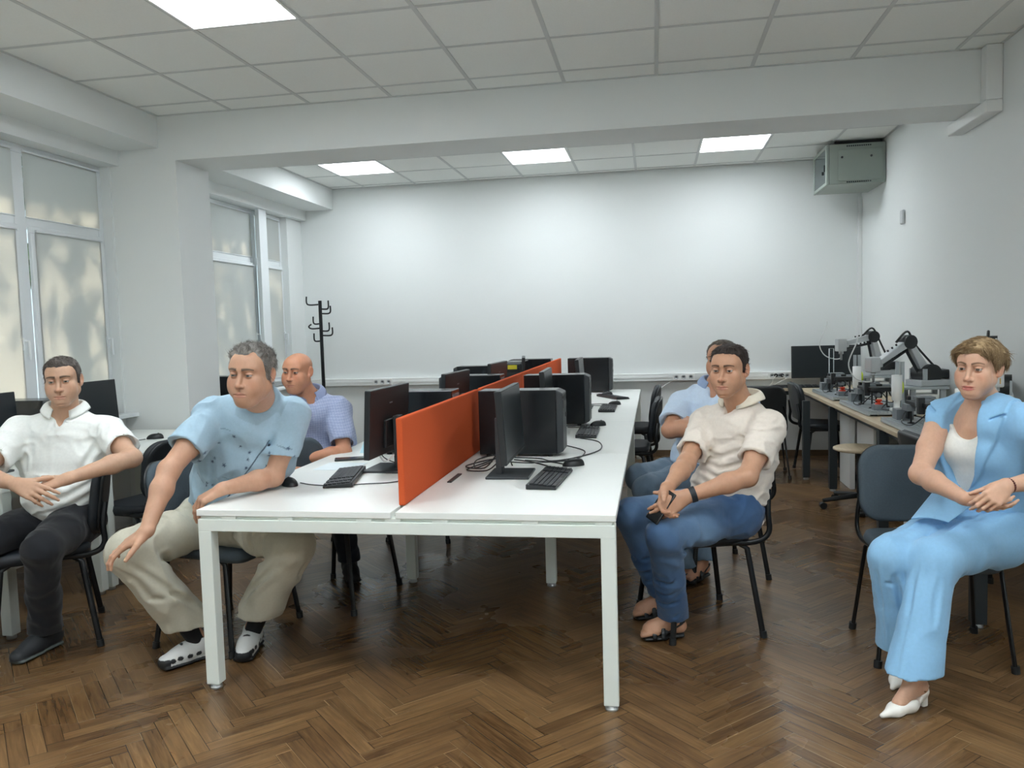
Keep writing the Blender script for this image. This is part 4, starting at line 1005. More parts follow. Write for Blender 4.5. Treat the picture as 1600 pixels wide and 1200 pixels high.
def add_hand(B, wr, d, n, left, curl=(.5, .6, .3), s=1.0, thumb=(.55, .75, .25), thumb2=None, curls=None, spread=.0, k=.0035, r=1.0, fore=None):
    """hand from the wrist: d = direction of the palm, n = palm normal; returns fingertip positions"""
    wr = V3(wr); d = nz(d); n = V3(n); n = nz(n-d*(n@d)); t = np.cross(d, n) if not left else np.cross(n, d)
    P = lambda a, b, c: wr+s*(a*d+b*t+c*n)
    kn = [(.092, .030), (.097, .0105), (.092, -.0105), (.083, -.030)]; ln = [(.043, .026, .021), (.047, .030, .022), (.044, .028, .022), (.034, .021, .019)]
    rr = [(.0096, .0086, .0072), (.0098, .0088, .0074), (.0093, .0083, .0070), (.0083, .0073, .0063)]
    for i, (a, b) in enumerate(kn):
        B.cone(P(0, b*.45, -.001), P(a*.97, b, -.003), .0165*s*r, .0115*s*r, .012)
    B.ell(P(.05, 0, .002), (.042*s, .036*s, .0145*s*r), np.stack([d, t, n]), .012)
    B.ell(P(.038, .024, .008), (.030*s, .017*s, .015*s*r), np.stack([nz(d+.35*t), nz(t-.35*d), n]), .012)
    B.cone(P(-.010, 0, 0), P(.014, 0, 0), .0215*s*r, .0205*s*r, .014, side=t, ks=1.28)
    tips = []
    for i, (a, b) in enumerate(kn):
        cu = curls[i] if curls else curl; p = P(a, b, -.002); ang = 0; sp = spread*(1.5-i)*.12
        base = nz(d+t*sp)
        for j in range(3):
            ang += cu[j]; v = base*math.cos(ang)+n*math.sin(ang); q = p+v*ln[i][j]*s
            B.cone(p, q, rr[i][j]*s*r*(1.06 if j == 0 else 1), (rr[i][j+1] if j < 2 else rr[i][j]*.88)*s*r, k if j else .006)
            if j: B.ell(p, (rr[i][j]*s*r*1.06,)*3, None, .003)
            p = q
        tips.append(p)
    tv = nz(thumb[0]*d+thumb[1]*t+thumb[2]*n); tv2 = tv if thumb2 is None else nz(thumb2[0]*d+thumb2[1]*t+thumb2[2]*n)
    p = P(.018, .022, .006); q = p+tv*.046*s; B.cone(p, q, .0155*s*r, .0118*s*r, .010); p = q; q = p+nz(tv+tv2)*.034*s; B.cone(p, q, .0112*s*r, .0100*s*r, .004); p = q; q = p+tv2*.027*s; B.cone(p, q, .0100*s*r, .0080*s*r, .003)
    return tips, t
def palm_n(d, t, left):
    """palm normal from hand direction and thumb direction"""
    return np.cross(d, t) if left else np.cross(t, d)
def add_arm(B, sh, el, wr, s=1.0, r=1.0, hand_dir=None):
    sh, el, wr = V3(sh), V3(el), V3(wr); m = sh*.45+el*.55
    B.cone(sh, m, .052*r, .048*r, .02); B.cone(m, el, .048*r, .040*r, .02); B.ell(el, (.037*r,)*3, None, .02)
    q = el*.68+wr*.32; B.cone(el, q, .040*r, .043*r, .02); B.cone(q, wr, .042*r, .0255*r, .02)
class Person:
    def __init__(s, J, label, cat='person', group=None, h=.0055):
        s.J = {k: V3(v) for k, v in J.items()}; s.o = V3((s.J['pel'][0], s.J['pel'][1], 0))
        s.root = empty('person', tuple(s.o), 0, label, cat, group); s.h = h
    def build(s, F, name, m, color=None, smooth=2): return F.build(name, m, s.root, s.o, color, smooth)
def torso(B, J, w=1.0, depth=1.0, belly=0.0, bust=0.0, thick=0.0, k=.05, armw=1.0, hipw=1.0, low=.0, sh=1.0):
    """upper body volume used for shirts"""
    P, N = J['pel'], J['neck']; up = nz(N-P); L = J['shL']-J['shR']; L = nz(L-up*(L@up)); Hs = J['hipL']-J['hipR']; Hs = nz(Hs-up*(Hs@up)); Fw = np.cross(L, up)
    at_ = lambda t: P+(N-P)*t
    mid = nz(L+Hs)
    B.cone(at_(-.05-low), at_(.30), (.115*depth+thick)*hipw, .108*depth+thick, k, side=Hs, ks=1.42)
    B.cone(at_(.28), at_(.58), .110*depth+thick, .112*depth+thick, k, side=mid, ks=1.36*w)
    B.cone(at_(.55)+Fw*.008, at_(.80), .114*depth+thick, .098*depth+thick, k, side=L, ks=1.50*w)
    mS = (J['shL']+J['shR'])/2
    B.cone(mS-up*.02, at_(.93), .078*depth+thick, .062+thick, k, side=L, ks=1.7*w)
    for q in ('shL', 'shR'):
        B.cone(at_(.93), J[q]-up*.004, .050+thick, .052*sh+thick, k*.8); B.ell(J[q], ((.058*armw+thick),)*3, None, .03)
        B.cone(J[q]-up*.05, at_(.5)+(J[q]-mS)*.55, .05+thick, .07+thick, k)
    if belly: B.ell(at_(.22)+Fw*(.055+belly*.5), (.125+belly*.3, .085+belly, .12), np.stack([mid, Fw, up]), .06)
    if bust:
        for sx in (-1, 1): B.ell(at_(.64)+Fw*.085+L*sx*.072, (.062*bust, .055*bust, .062*bust), np.stack([L, Fw, up]), .03)
    return L, Fw, up
def sleeve(B, a, b, t0, t1, r0, r1, k=.03, hollow=.013, skew=None):
    """short sleeve from shoulder a towards elbow b, open at fraction t1"""
    a, b = V3(a), V3(b); d = nz(b-a); L = np.linalg.norm(b-a); e = a+d*L*t1
    n = d if skew is None else nz(d+V3(skew))
    B.cone(a+d*L*t0, a+d*L*(t1+.25), r0, r1+(r1-r0)*.3, k, clip=[(e, n)])
    B.cone(e-d*.012, e+d*.012, r1-hollow, r1-hollow+.002, .003, op='sub', clip=[(e-d*.022, -d), (e+d*.016, d)])
def collar(p, m, base, up, fwd, r=.062, h=.030, drop=.045, open_=.55, name='collar', point=.03, flare=.022, side=1.08):
    """folded shirt collar around the neck, open at the front"""
    up, fwd = nz(up), nz(fwd); l = nz(np.cross(up, fwd)); base = V3(base)-p.o; b = MB(); nu = 44
    def f(u, v):
        a = open_+(2*PI-2*open_)*u; fr = math.cos(a); edge = min(u, 1-u); near = max(0, 1-edge/.16)
        if v < .45: t = v/.45; rad = r+.004*math.sin(t*PI/2); z = h*t-h*.15
        else:
            t = (v-.45)/.55; rad = r+.004+flare*t**.8; z = h*.85-(drop+point*near)*t+.006*math.sin(PI*t)
        z += -.020*max(fr, 0)-.008*fr
        return Vector(base+(fwd*math.cos(a)*rad*1.0+l*math.sin(a)*rad*side)+up*z)
    b.grid(f, nu, 12); o = b.build(name, m, p.root); md = o.modifiers.new('s', 'SOLIDIFY'); md.thickness = .0035; md.offset = 0; return o
def pants(B, J, rt=.088, rk=.066, ra=.062, hem=.09, k=.05, flare=0.0, hipw=1.0, both=True, knee_up=0.0):
    P = J['pel']; Hs = nz(J['hipL']-J['hipR'])
    B.cone(J['hipL'], J['hipR'], .118*hipw, .118*hipw, k); B.cone(P+V3((0, 0, .03)), P+V3((0, 0, .07)), .112*hipw, .105*hipw, k, side=Hs, ks=1.4)
    for q in 'LR':
        if 'kn'+q not in J: continue
        h_, kn, an = J['hip'+q], J['kn'+q], J['an'+q]; m = h_*.5+kn*.5
        B.cone(h_, m, rt*1.08, rt*.98, k); B.cone(m, kn, rt*.98, rk*1.03, .035)
        d = nz(an-kn); L = np.linalg.norm(an-kn); e = an-d*hem*.0
        c = kn*.45+an*.55; B.cone(kn, c, rk, (rk+ra)/2, .03); B.cone(c, e+d*.05, (rk+ra)/2, ra+flare*1.1, .02, clip=[(an+V3((0, 0, hem-.10)), V3((0, 0, -1)))])
def hollow_hem(B, kn, an, hem, r):
    kn, an = V3(kn), V3(an); d = nz(an-kn); c = an+V3((0, 0, hem-.10)); B.cone(c-d*.02, c+d*.05, r-.012, r-.010, .003, 'sub', clip=[(c-d*.035, -d)])
def onto(B, p, it=10):
    """slide a point onto the surface of the field"""
    p = V3(p).copy()
    for _ in range(it):
        i = [int(np.clip(np.searchsorted(B.ax[d], p[d])-1, 1, len(B.ax[d])-3)) for d in range(3)]; v = B.D[tuple(i)]
        g = V3([(B.D[tuple(i[k]+(k == d) for k in range(3))]-B.D[tuple(i[k]-(k == d) for k in range(3))])/(B.ax[d][i[d]+1]-B.ax[d][i[d]-1]) for d in range(3)])
        n = np.linalg.norm(g)
        if abs(v) > .5 or n < 1e-3: break
        q = V3([B.ax[d][i[d]] for d in range(3)]); v = v+g@(p-q); p = p-g/n*np.clip(v/max(n, .3), -.03, .03)
    return p
def crease(B, pts, r=.005, k=.012, op='sub', depth=None):
    """cloth fold pressed into the surface along a path"""
    P = [onto(B, q) for q in pts]; Q = [P[0]]
    for a, b in zip(P[:-1], P[1:]):
        for t in (.25, .5, .75): Q.append(onto(B, a*(1-t)+b*t, 4))
        Q.append(b)
    Q = np.array(Q); w = r*1.25+.0025; dep = (r*2.0 if depth is None else depth)*(1 if op == 'sub' else -1); lo, hi = Q.min(0)-.03, Q.max(0)+.03
    g = B.region(lo, hi, 0)
    if g is None: return
    sl, (X, Y, Z) = g; A = B.D[sl]; idx = np.nonzero(np.abs(A) < .022)
    if not len(idx[0]): return
    V = np.stack([X.ravel()[idx[0]], Y.ravel()[idx[1]], Z.ravel()[idx[2]]], 1).astype(np.float64); n = len(Q)-1; best = np.full(len(V), 9.0); tt = np.zeros(len(V))
    for i in range(n):
        ab = Q[i+1]-Q[i]; L2 = max(ab@ab, 1e-10); t = np.clip((V-Q[i])@ab/L2, 0, 1); d = np.linalg.norm(V-Q[i]-t[:, None]*ab, axis=1); m = d < best; best = np.where(m, d, best); tt = np.where(m, (i+t)/n, tt)
    f = np.sin(np.clip(tt, .02, .98)*PI)**.5; ww = w*(.7+.6*f)
    A[idx] += (dep*f*(np.exp(-(best/ww)**2)-.45*np.exp(-((best-1.9*ww)/(ww*1.1))**2))).astype(np.float32); B.D[sl] = A
def hair_cap(p, c, F, neck, s, kw, line, t, col, name='hair', amp=.0025, fr=(170, 60, 90), tfun=None, h=.0021, mat_=None, col2=None, lift=None, seed=0, smooth=1, strands=5000, slen=.016, comb=None, lift_=.0008, srad=.0007, wild=.15, hug=.12):
    comb = comb or COMB_DOWN
    """hair grown from the head surface; line = [(azimuth, hairline height)], t = thickness"""
    c = V3(c); e = .155*s
    B = Field(c-e, c+e, h); add_head(B, c, F, neck, s, **kw)
    X, Y, Z = np.meshgrid(*B.ax, indexing='ij'); idx = np.nonzero(np.abs(B.D) < .05)
    P = np.stack([X[idx], Y[idx], Z[idx]], 1); q = (P-c)@F.T/s; del X, Y, Z
    az = np.arctan2(np.abs(q[:, 0]), q[:, 1]+.014); zh = np.interp(az, [a for a, _ in line], [b for _, b in line])
    zh = zh+.005*vnoise(q*70+seed)
    k = np.clip((q[:, 2]-zh)/.028, -1, 1); tt = t if tfun is None else tfun(q, az)
    te = np.where(k > 0, tt*k**.8*s, k*.02)
    n = vnoise(q*V3(fr)+seed)*amp+vnoise(q*V3(fr)*2.3+seed+9)*amp*.5
    D = np.full(B.D.shape, .06, np.float32); D[idx] = B.D[idx]-te+np.where(k > 0, n*k, 0)
    # keep the ears free
    for x in (-1, 1):
        qe = np.sqrt(((q[:, 0]-x*.088)/.016)**2+((q[:, 1]+.016)/.024)**2+((q[:, 2]+.008)/.036)**2)
        if lift is None: D[idx] = np.maximum(D[idx], (1-qe)*.014)
    B.D = D
    base = LIN(*col); c2 = LIN(*(col2 or col))
    def cf(V):
        q = (V-c)@F.T/s; m = np.clip(.5+.6*vnoise(q*V3(fr)*1.3+3)+.25*vnoise(q*40), 0, 1)[:, None]; return base*(1-m)+c2*m
    o = p.build(B, name, mat_ or M['hair'], cf, smooth)
    if strands: hair_strands(p, o, c, F, s, strands, slen, base, c2, comb, line, lift_, srad, wild, hug)
    return o
def hair_strands(p, cap, c, F, s, n, slen, c1, c2, comb, line, lift, srad, wild, hug):
    me = cap.data; N = len(me.vertices); co = np.empty(N*3, np.float32); me.vertices.foreach_get('co', co); no = np.empty(N*3, np.float32); me.vertices.foreach_get('normal', no)
    co = co.reshape(-1, 3)+p.o; no = no.reshape(-1, 3); q = (co-c)@F.T/s; az = np.arctan2(np.abs(q[:, 0]), q[:, 1]+.014); zh = np.interp(az, [a for a, _ in line], [b for _, b in line])
    ok = np.nonzero((q[:, 2] > zh+.001))[0]; rs = np.random.RandomState(4); idx = rs.choice(ok, n)
    P = co[idx]-no[idx]*.001; Nn = no[idx]; Q = q[idx]; D = comb(Q)@F; D = D-Nn*(D*Nn).sum(1)[:, None]; D /= np.linalg.norm(D, axis=1)[:, None]+1e-6
    D = D+wild*rs.randn(n, 3); L = slen*s*(.55+.9*rs.rand(n))[:, None]
    nose = np.cross(D, Nn); nose /= np.linalg.norm(nose, axis=1)[:, None]+1e-6
    V = []; seg = 4
    for i in range(seg+1):
        t = i/seg; ctr = P+D*L*t+Nn*(lift*s*math.sin(t*PI*.6))-Nn*(t*t*L*hug); r = srad*(1-.75*t)
        for k in range(3):
            a = 2*PI*k/3; V.append(ctr+(nose*math.cos(a)+Nn*math.sin(a))*r)
    V = np.stack(V, 1)-p.o; nv = (seg+1)*3; b = np.arange(n)[:, None]*nv
    Fq = np.concatenate([b+np.array([[i*3+k, i*3+(k+1) % 3, (i+1)*3+(k+1) % 3, (i+1)*3+k]]) for i in range(seg) for k in range(3)])
    m2 = bpy.data.meshes.new('hair_strands'); m2.vertices.add(n*nv); m2.vertices.foreach_set('co', V.astype(np.float32).ravel()); m2.loops.add(len(Fq)*4); m2.loops.foreach_set('vertex_index', Fq.astype(np.int32).ravel())
    m2.polygons.add(len(Fq)); m2.polygons.foreach_set('loop_start', np.arange(0, len(Fq)*4, 4, dtype=np.int32)); m2.polygons.foreach_set('use_smooth', np.ones(len(Fq), bool)); m2.update(calc_edges=True)
    w = rs.rand(n)[:, None]; cc = np.ones((n, nv, 4), np.float32); cc[:, :, :3] = (c1*w+c2*(1-w))[:, None, :]
    ca = m2.color_attributes.new('Col', 'FLOAT_COLOR', 'POINT'); ca.data.foreach_set('color', cc.ravel()); m2.materials.append(M['hair'])
    o = bpy.data.objects.new('hair_strands', m2); COL.objects.link(o); o.parent = cap; o['kind'] = 'stuff'
COMB_FWD = lambda q: np.stack([q[:, 0]*3, .6+q[:, 2]*4, -q[:, 2]*2+.0*q[:, 0]], 1)
COMB_DOWN = lambda q: np.stack([q[:, 0]*9, q[:, 1]*3+.25*(q[:, 2] > .07), -.5-0*q[:, 0]], 1)
M['hair'] = mat('hair', (60, 50, 45), .55, vcol=True, noise=.12, nscale=250, bump=.5, bscale=500, spec=.35)
MEN_LINE = [(0, .076), (.35, .075), (.62, .072), (.85, .056), (1.10, .030), (1.22, -.012), (1.36, -.016), (1.46, .012), (1.62, .022), (1.85, .008), (2.0, -.030), (2.4, -.058), (3.2, -.066)]
def hairline_fn(line):
    a_, b_ = [a for a, _ in line], [b for _, b in line]
    return lambda q: q[:, 2]-np.interp(np.arctan2(np.abs(q[:, 0]), q[:, 1]+.014), a_, b_)-.002
def body_field(p, fine, pad=.16):
    A = np.array(list(p.J.values())); lo = A.min(0)-pad; hi = A.max(0)+pad; lo[2] = max(lo[2], -.01)
    return Field(lo, hi, .007, fine)
def core(B, J, w=1.0):
    """hidden inner body that ties head, arms and legs together"""
    B.cone(J['pel'], J['neck']-V3((0, 0, .06)), .085*w, .075*w, .03)
    for q in ('shL', 'shR'): B.cone(J['neck']-V3((0, 0, .05)), J[q], .045, .045, .03)
    for q in 'LR':
        if 'kn'+q in J: B.cone(J['pel'], J['hip'+q], .06, .06, .03); B.cone(J['hip'+q], J['kn'+q], .055, .045, .03); B.cone(J['kn'+q], J['an'+q], .042, .03, .02)
def box_of(*pts, pad=.12): A = np.array([V3(q) for q in pts]); return A.min(0)-pad, A.max(0)+pad
# ---- man in the beige polo on the right of the bench desk, phone in his hands
def man_beige():
    J = dict(pel=(0.364, 3.800, 0.555), neck=(0.390, 3.790, 1.022), head=(0.327, 3.680, 1.206), shL=(0.485, 3.625, 0.955), shR=(0.235, 3.870, 0.945), elL=(0.376, 3.428, 0.768), wrL=(0.122, 3.385, 0.690), elR=(0.133, 3.622, 0.790), wrR=(0.045, 3.420, 0.715), hipL=(0.353, 3.680, 0.558), hipR=(0.299, 3.900, 0.540), knL=(0.030, 3.382, 0.522), knR=(-0.122, 3.720, 0.530), anL=(0.066, 3.590, 0.105), anR=(0.021, 3.852, 0.120))
    p = Person(J, 'person in beige polo shirt and blue jeans seated beside the bench desk with a phone'); J = p.J
    c = J['head']; F = head_frame(c, 20, 2, 0); s = .97; kw = dict(neck_r=.060, fat=.05, lid=.0040)
    fine = [(c-.13, c+.13, .0020), (*box_of(J['wrL'], J['wrR'], (0.02, 3.36, .64), pad=.09), .0026)]
    B = body_field(p, fine); core(B, J); W = add_head(B, c, F, J['neck'], s, **kw)
    add_arm(B, J['shL'], J['elL'], J['wrL'], r=.98); add_arm(B, J['shR'], J['elR'], J['wrR'], r=.96)
    add_hand(B, J['wrL'], (-.80, -.25, -.42), (-.45, .65, -.35), True, curl=(.45, .35, .25), thumb=(.75, .5, .3), s=.98)
    add_hand(B, J['wrR'], (-.10, -.62, -.72), (.55, -.55, .25), False, curl=(.55, .5, .3), thumb=(.8, .35, .45), s=.98)
    sandal_foot(B, J['anL'], (-.93, -.28), s=1.0); sandal_foot(B, J['anR'], (-.9, -.35), s=1.0)
    skin = LIN(188, 144, 116); line = [(a, b+.001) for a, b in MEN_LINE]
    cf = lambda P: face_color(P, c, F, s, skin, LIN(168, 104, 92), LIN(72, 55, 45), stub=.28, brow_t=1.0, scalp=LIN(70, 56, 48), hairline=hairline_fn(line))
    p.build(B, 'body', person_mats('beige', 0), cf)
    add_eyes(p.root, c, F, s, (60, 44, 34), 8, p.o)
    hair_cap(p, c, F, J['neck'], s, kw, line, .014, (62, 52, 47), tfun=lambda q, az: .004+.010*np.clip((q[:, 2]-.03)/.06, 0, 1), col2=(40, 33, 30), amp=.0022, wild=.10)
    # polo shirt
    S = Field(*box_of(J['pel'], J['neck'], J['elL'], J['elR'], J['shL'], J['shR'], pad=.22), .0048)
    L, Fw, up = torso(S, J, 1.0, 1.06, belly=.045, low=.06, thick=.004, sh=1.05)
    sleeve(S, J['shL'], J['elL'], .0, .66, .066, .070, skew=(0, 0, .1)); sleeve(S, J['shR'], J['elR'], .0, .72, .062, .066)
    S.cone(J['neck']+up*.02-Fw*.0, J['neck']+up*.2, .062, .09, .01, 'sub'); S.cone(J['neck']+Fw*.09-up*.05, J['neck']+Fw*.09+up*.06, .010, .045, .010, 'sub')
    S.plane(J['pel']-up*.045, -up, .01)
    S.warp(folds(.0075, .085, (1, 1, 2.2), np.stack([L, Fw, up]), 3))
    pr = lambda a, l_, u: J['pel']+up*u+L*l_+Fw*a
    for u, a0 in ((.10, .0), (.155, .02), (.20, .01), (.26, .03)): crease(S, [pr(.10+a0, .14, u+.05), pr(.165, .03, u), pr(.155, -.09, u+.015)], .005, .022)
    crease(S, [J['shL']-up*.07+Fw*.05-L*.03, J['shL']-up*.17+Fw*.07-L*.06], .006, .02); crease(S, [J['shR']-up*.06+Fw*.05+L*.03, J['shR']-up*.16+Fw*.06+L*.07], .006, .02)
    p.build(S, 'polo_shirt', cloth('polo_beige', (222, 213, 201), weave=600, bump=.4))
    collar(p, M['polo_collar'], J['neck']+up*.052, up, nz(Fw+.2*F[1]), r=.066, open_=.36, point=.016, drop=.034, flare=.028)
    pl = MB(); q0 = J['neck']+Fw*.088-up*.035-p.o
    for k in range(3):
        w_ = Matrix.Translation(Vector(q0-up*.032*k+Fw*(.006+.013*k)))
        pl.lathe([(0, -.002), (.0055, -.002), (.0055, .002), (0, .003)], Vector(q0-up*.030*k+Fw*(.004+.012*k)), 12, Matrix.Rotation(PI/2, 4, 'X'))
    pl.build('button', M['white'], p.root)
    # jeans
    T = Field(*box_of(J['pel'], J['knL'], J['knR'], J['anL'], J['anR'], J['hipL'], pad=.19), .0055); pants(T, J, .088, .070, .062, hem=.09, flare=.004)
    for q in 'LR': hollow_hem(T, J['kn'+q], J['an'+q], .09, .062)
    T.plane(J['pel']+V3((0, 0, .10)), (0, 0, 1), .01)
    T.warp(folds(.006, .075, (1, 1, 1.0), None, 7))
    for q in 'LR':
        h_, k_, a_ = J['hip'+q], J['kn'+q], J['an'+q]; sd_ = nz(np.cross(k_-h_, V3((0, 0, 1)))); bk = k_+nz(h_-k_)*.055-V3((0, 0, .055))
        for j in range(3): crease(T, [bk-sd_*.07+V3((0, 0, .03*j-.03)), bk+V3((0, 0, .012*j-.02)), bk+sd_*.07+V3((0, 0, .03*j-.03))], .005, .02)
        for j in range(4): m_ = a_*(.9-.14*j)+k_*(.1+.14*j); crease(T, [m_+sd_*.06+V3((0, -.03, .01)), m_-sd_*.06+V3((0, -.05, -.012))], .004, .018)
        for j in range(2): m_ = h_+nz(k_-h_)*(.02+.05*j); crease(T, [m_+V3((0, 0, .09))+sd_*.04, m_+V3((0, 0, .085))-sd_*.06], .006, .02)
    def jc(P):
        d = np.minimum(*[np.linalg.norm(P-(J['kn'+q]*.7+J['hip'+q]*.3), axis=1) for q in 'LR']); w = np.exp(-(d/.14)**2)[:, None]*.55+.12*vnoise(P*14)[:, None]
        return np.clip(LIN(66, 96, 134)*(1-w)+LIN(136, 166, 192)*w, 0, 1)
    p.build(T, 'jeans', cloth('denim_beige', (70, 105, 145), weave=1100, bump=.5, vcol=True), jc)
    for q, f_ in (('L', (-.93, -.28)), ('R', (-.9, -.35))): sandal(p, J['an'+q], f_)
    # wrist band and phone
    d = nz(J['elL']-J['wrL']); w0 = J['wrL']+d*.03-p.o; MB().tube([w0-d*.012, w0+d*.012], .034, 22, .86).build('watch_strap', M['uphol2'], p.root, bevel=.003)
    ph = empty('smartphone', (0.018, 3.372, 0.652), 0, 'black smartphone held between the hands of the man in the beige polo', 'phone')
    Rm = Matrix.Translation((0, 0, 0)) @ Matrix(((.62, -.55, .56, 0), (-.70, -.15, .70, 0), (-.30, -.82, -.48, 0), (0, 0, 0, 1)))
    MB().box(-.037, .037, -.075, .075, -.0045, .0045, Rm).build('phone_body', M['blackgloss'], ph, bevel=.004)
    lens = MB()
    for yy in (.045, .060): lens.lathe([(0, .0045), (.006, .0045), (.006, .0058), (0, .006)], (0, 0, 0), 14, Rm @ Matrix.Translation((-.018, yy, 0)))
    lens.build('camera_lens', M['dgrey'], ph)
    return p
M['polo_collar'] = cloth('polo_collar', (226, 218, 200), weave=500, bump=.5)
def foot_frame(an, fwd): f = nz((fwd[0], fwd[1], 0)); l = np.cross(V3((0, 0, 1)), f); return f, l, V3((an[0], an[1], 0))
def sandal_foot(B, an, fwd, s=1.0, z0=.026):
    f, l, g = foot_frame(an, fwd); P = lambda a, b, z: g+s*(a*f+b*l)+V3((0, 0, z0+z*s))
    B.cone(P(0, 0, .08), P(-.02, 0, .03), .034*s, .030*s, .02); B.cone(P(-.03, 0, .028), P(.10, 0, .028), .030*s, .026*s, .02); B.cone(P(.02, 0, .06), P(.12, 0, .022), .032*s, .022*s, .03)
    B.cone(P(.09, -.025, .014), P(.09, .025, .016), .018*s, .020*s, .02)
    for i, (b, L_, r) in enumerate(((.030, .062, .0125), (.012, .060, .0095), (-.004, .054, .0090), (-.018, .046, .0085), (-.031, .038, .0085))):
        B.cone(P(.09, b*.9, .013), P(.09+L_, b, .008), r*s, r*s*.95, .004)
def sandal(p, an, fwd, s=1.0):
    f, l, g = foot_frame(an, fwd); z0 = .0; S = Field(g-V3((.2, .2, .02)), g+V3((.2, .2, .14)), .003)
    P = lambda a, b, z: g+s*(a*f+b*l)+V3((0, 0, z*s))
    Fm = np.stack([f, l, V3((0, 0, 1))])
    S.cone(P(-.035, 0, .016), P(.05, 0, .014), .013, .013, .01, side=l, ks=2.6); S.cone(P(.05, 0, .014), P(.135, 0, .014), .013, .012, .01, side=l, ks=3.6)
    for a in (.055, .095):     # wrapped straps
        for i in range(8):
            t0, t1 = PI*i/8, PI*(i+1)/8; q = lambda t: P(a+.004*math.cos(t), .046*math.cos(t), .020+(.052-(a-.05)*.35)*math.sin(t)); S.cone(q(t0), q(t1), .0042, .0042, .002, side=f, ks=2.6)
    for sgn in (1, -1): S.cone(P(.055, .04*sgn, .03), P(-.03, .034*sgn, .075), .0045, .0045, .002); S.cone(P(.04, .038*sgn, .045), P(.085, -.01*sgn, .055), .0045, .0045, .002)
    for i in range(8):
        t0, t1 = PI/2+PI*i/8, PI/2+PI*(i+1)/8; q = lambda t: P(-.022+.028*math.cos(t), .034*math.sin(t), .078); S.cone(q(t0), q(t1), .0045, .0045, .002)
    S.plane((0, 0, 0.001), (0, 0, -1)); p.build(S, 'sandal', M['black'], smooth=1)
def shoe(p, an, fwd, name, m, s=1.0, toe=.17, w=1.0, h=1.0, color=None, sole=.022, fl=0, up=0.0):
    """laced low shoe: rounded upper on a sole"""
    f, l, g = foot_frame(an, fwd); S = Field(g-V3((.26, .26, .02)), g+V3((.26, .26, .16)), .0034); P = lambda a, b, z: g+s*(a*f+b*l)+V3((0, 0, z*s+up))
    S.cone(P(-.045, 0, .045), P(.06, 0, .045), .036, .036, .02, side=l, ks=w); S.cone(P(.06, 0, .042), P(toe-.03, .004, .030), .038*w, .030*w, .02, side=l, ks=1.15)
    S.cone(P(-.03, 0, .05), P(-.02, 0, .085*h), .036, .036, .02); S.cone(P(-.01, 0, .075), P(.09, 0, .045), .036, .030, .03)
    S.cone(P(-.055, 0, .012), P(.05, 0, .012), .012, .012, .004, side=l, ks=3.1*w); S.cone(P(.05, 0, .012), P(toe-.025, .004, .013), .012, .012, .004, side=l, ks=3.6*w)
    S.cone(P(-.015, 0, .075*h), P(-.012, 0, .13), .030, .034, .004, 'sub')
    S.plane(P(0, 0, .001), (0, 0, -1)); o = p.build(S, name, m, color, 1); return f, l, g
def pump(p, an, fwd, s=1.0):
    f, l, g = foot_frame(an, fwd); S = Field(g-V3((.24, .24, .02)), g+V3((.24, .24, .16)), .0026); P = lambda a, b, z: g+s*(a*f+b*l)+V3((0, 0, z*s))
    S.cone(P(-.05, 0, .060), P(.03, 0, .030), .026, .030, .01); S.cone(P(.03, 0, .030), P(.10, 0, .020), .033, .024, .02, side=l, ks=1.15); S.cone(P(.10, 0, .019), P(.165, -.004, .012), .024, .009, .02)
    S.cone(P(-.045, 0, .075), P(.02, 0, .068), .022, .026, .01, 'sub'); S.cone(P(.02, 0, .068), P(.085, 0, .050), .026, .017, .012, 'sub'); S.cone(P(-.04, 0, .095), P(.06, 0, .085), .030, .030, .01, 'sub')
    S.cone(P(-.005, .05, .052), P(.012, -.05, .052), .012, .012, .01, 'sub')
    S.box(P(-.052, 0, .027), (.014, .017, .027), np.stack([f, l, V3((0, 0, 1))]), .006, .006)
    S.plane(P(0, 0, .001), (0, 0, -1)); o = p.build(S, 'pump_shoe', M['pump'], smooth=1)
    b = MB(); pts = []
    for i in range(13): t = PI*.42+PI*1.16*i/12; pts.append(tuple(P(.0-.048+.034*math.cos(t)+.012, .026*math.sin(t), .088+.006*math.cos(t))-p.o))
    b.tube(pts, .0032, 8, 1.6); b.build('sling_strap', M['pump'], p.root)
    MB().tube([tuple(P(-.03, .027, .078)-p.o), tuple(P(-.03, .031, .078)-p.o)], .008, 14).build('strap_buckle', M['gold'], p.root)
def socks(p, kn, an, up=.16, r=.036):
    d = nz(V3(kn)-V3(an)); S = Field(*box_of(an, V3(an)+d*up, pad=.08), .004); S.cone(V3(an)-V3((0, 0, .03)), V3(an)+d*up, r, r+.006, .01); p.build(S, 'sock', M['sock'], smooth=1)
M['pump'] = mat('white_leather', (236, 234, 226), .3, coat=.3); M['gold'] = mat('gold', (200, 170, 110), .25, metal=1); M['sock'] = mat('black_sock', (20, 21, 24), .9, bump=.3, bscale=900)
M['shoe_black'] = mat('black_shoe', (40, 44, 46), .6, vcol=True, bump=.2, bscale=400); M['shoe_white'] = mat('white_sport_shoe', (225, 226, 224), .5, vcol=True, bump=.2, bscale=500)

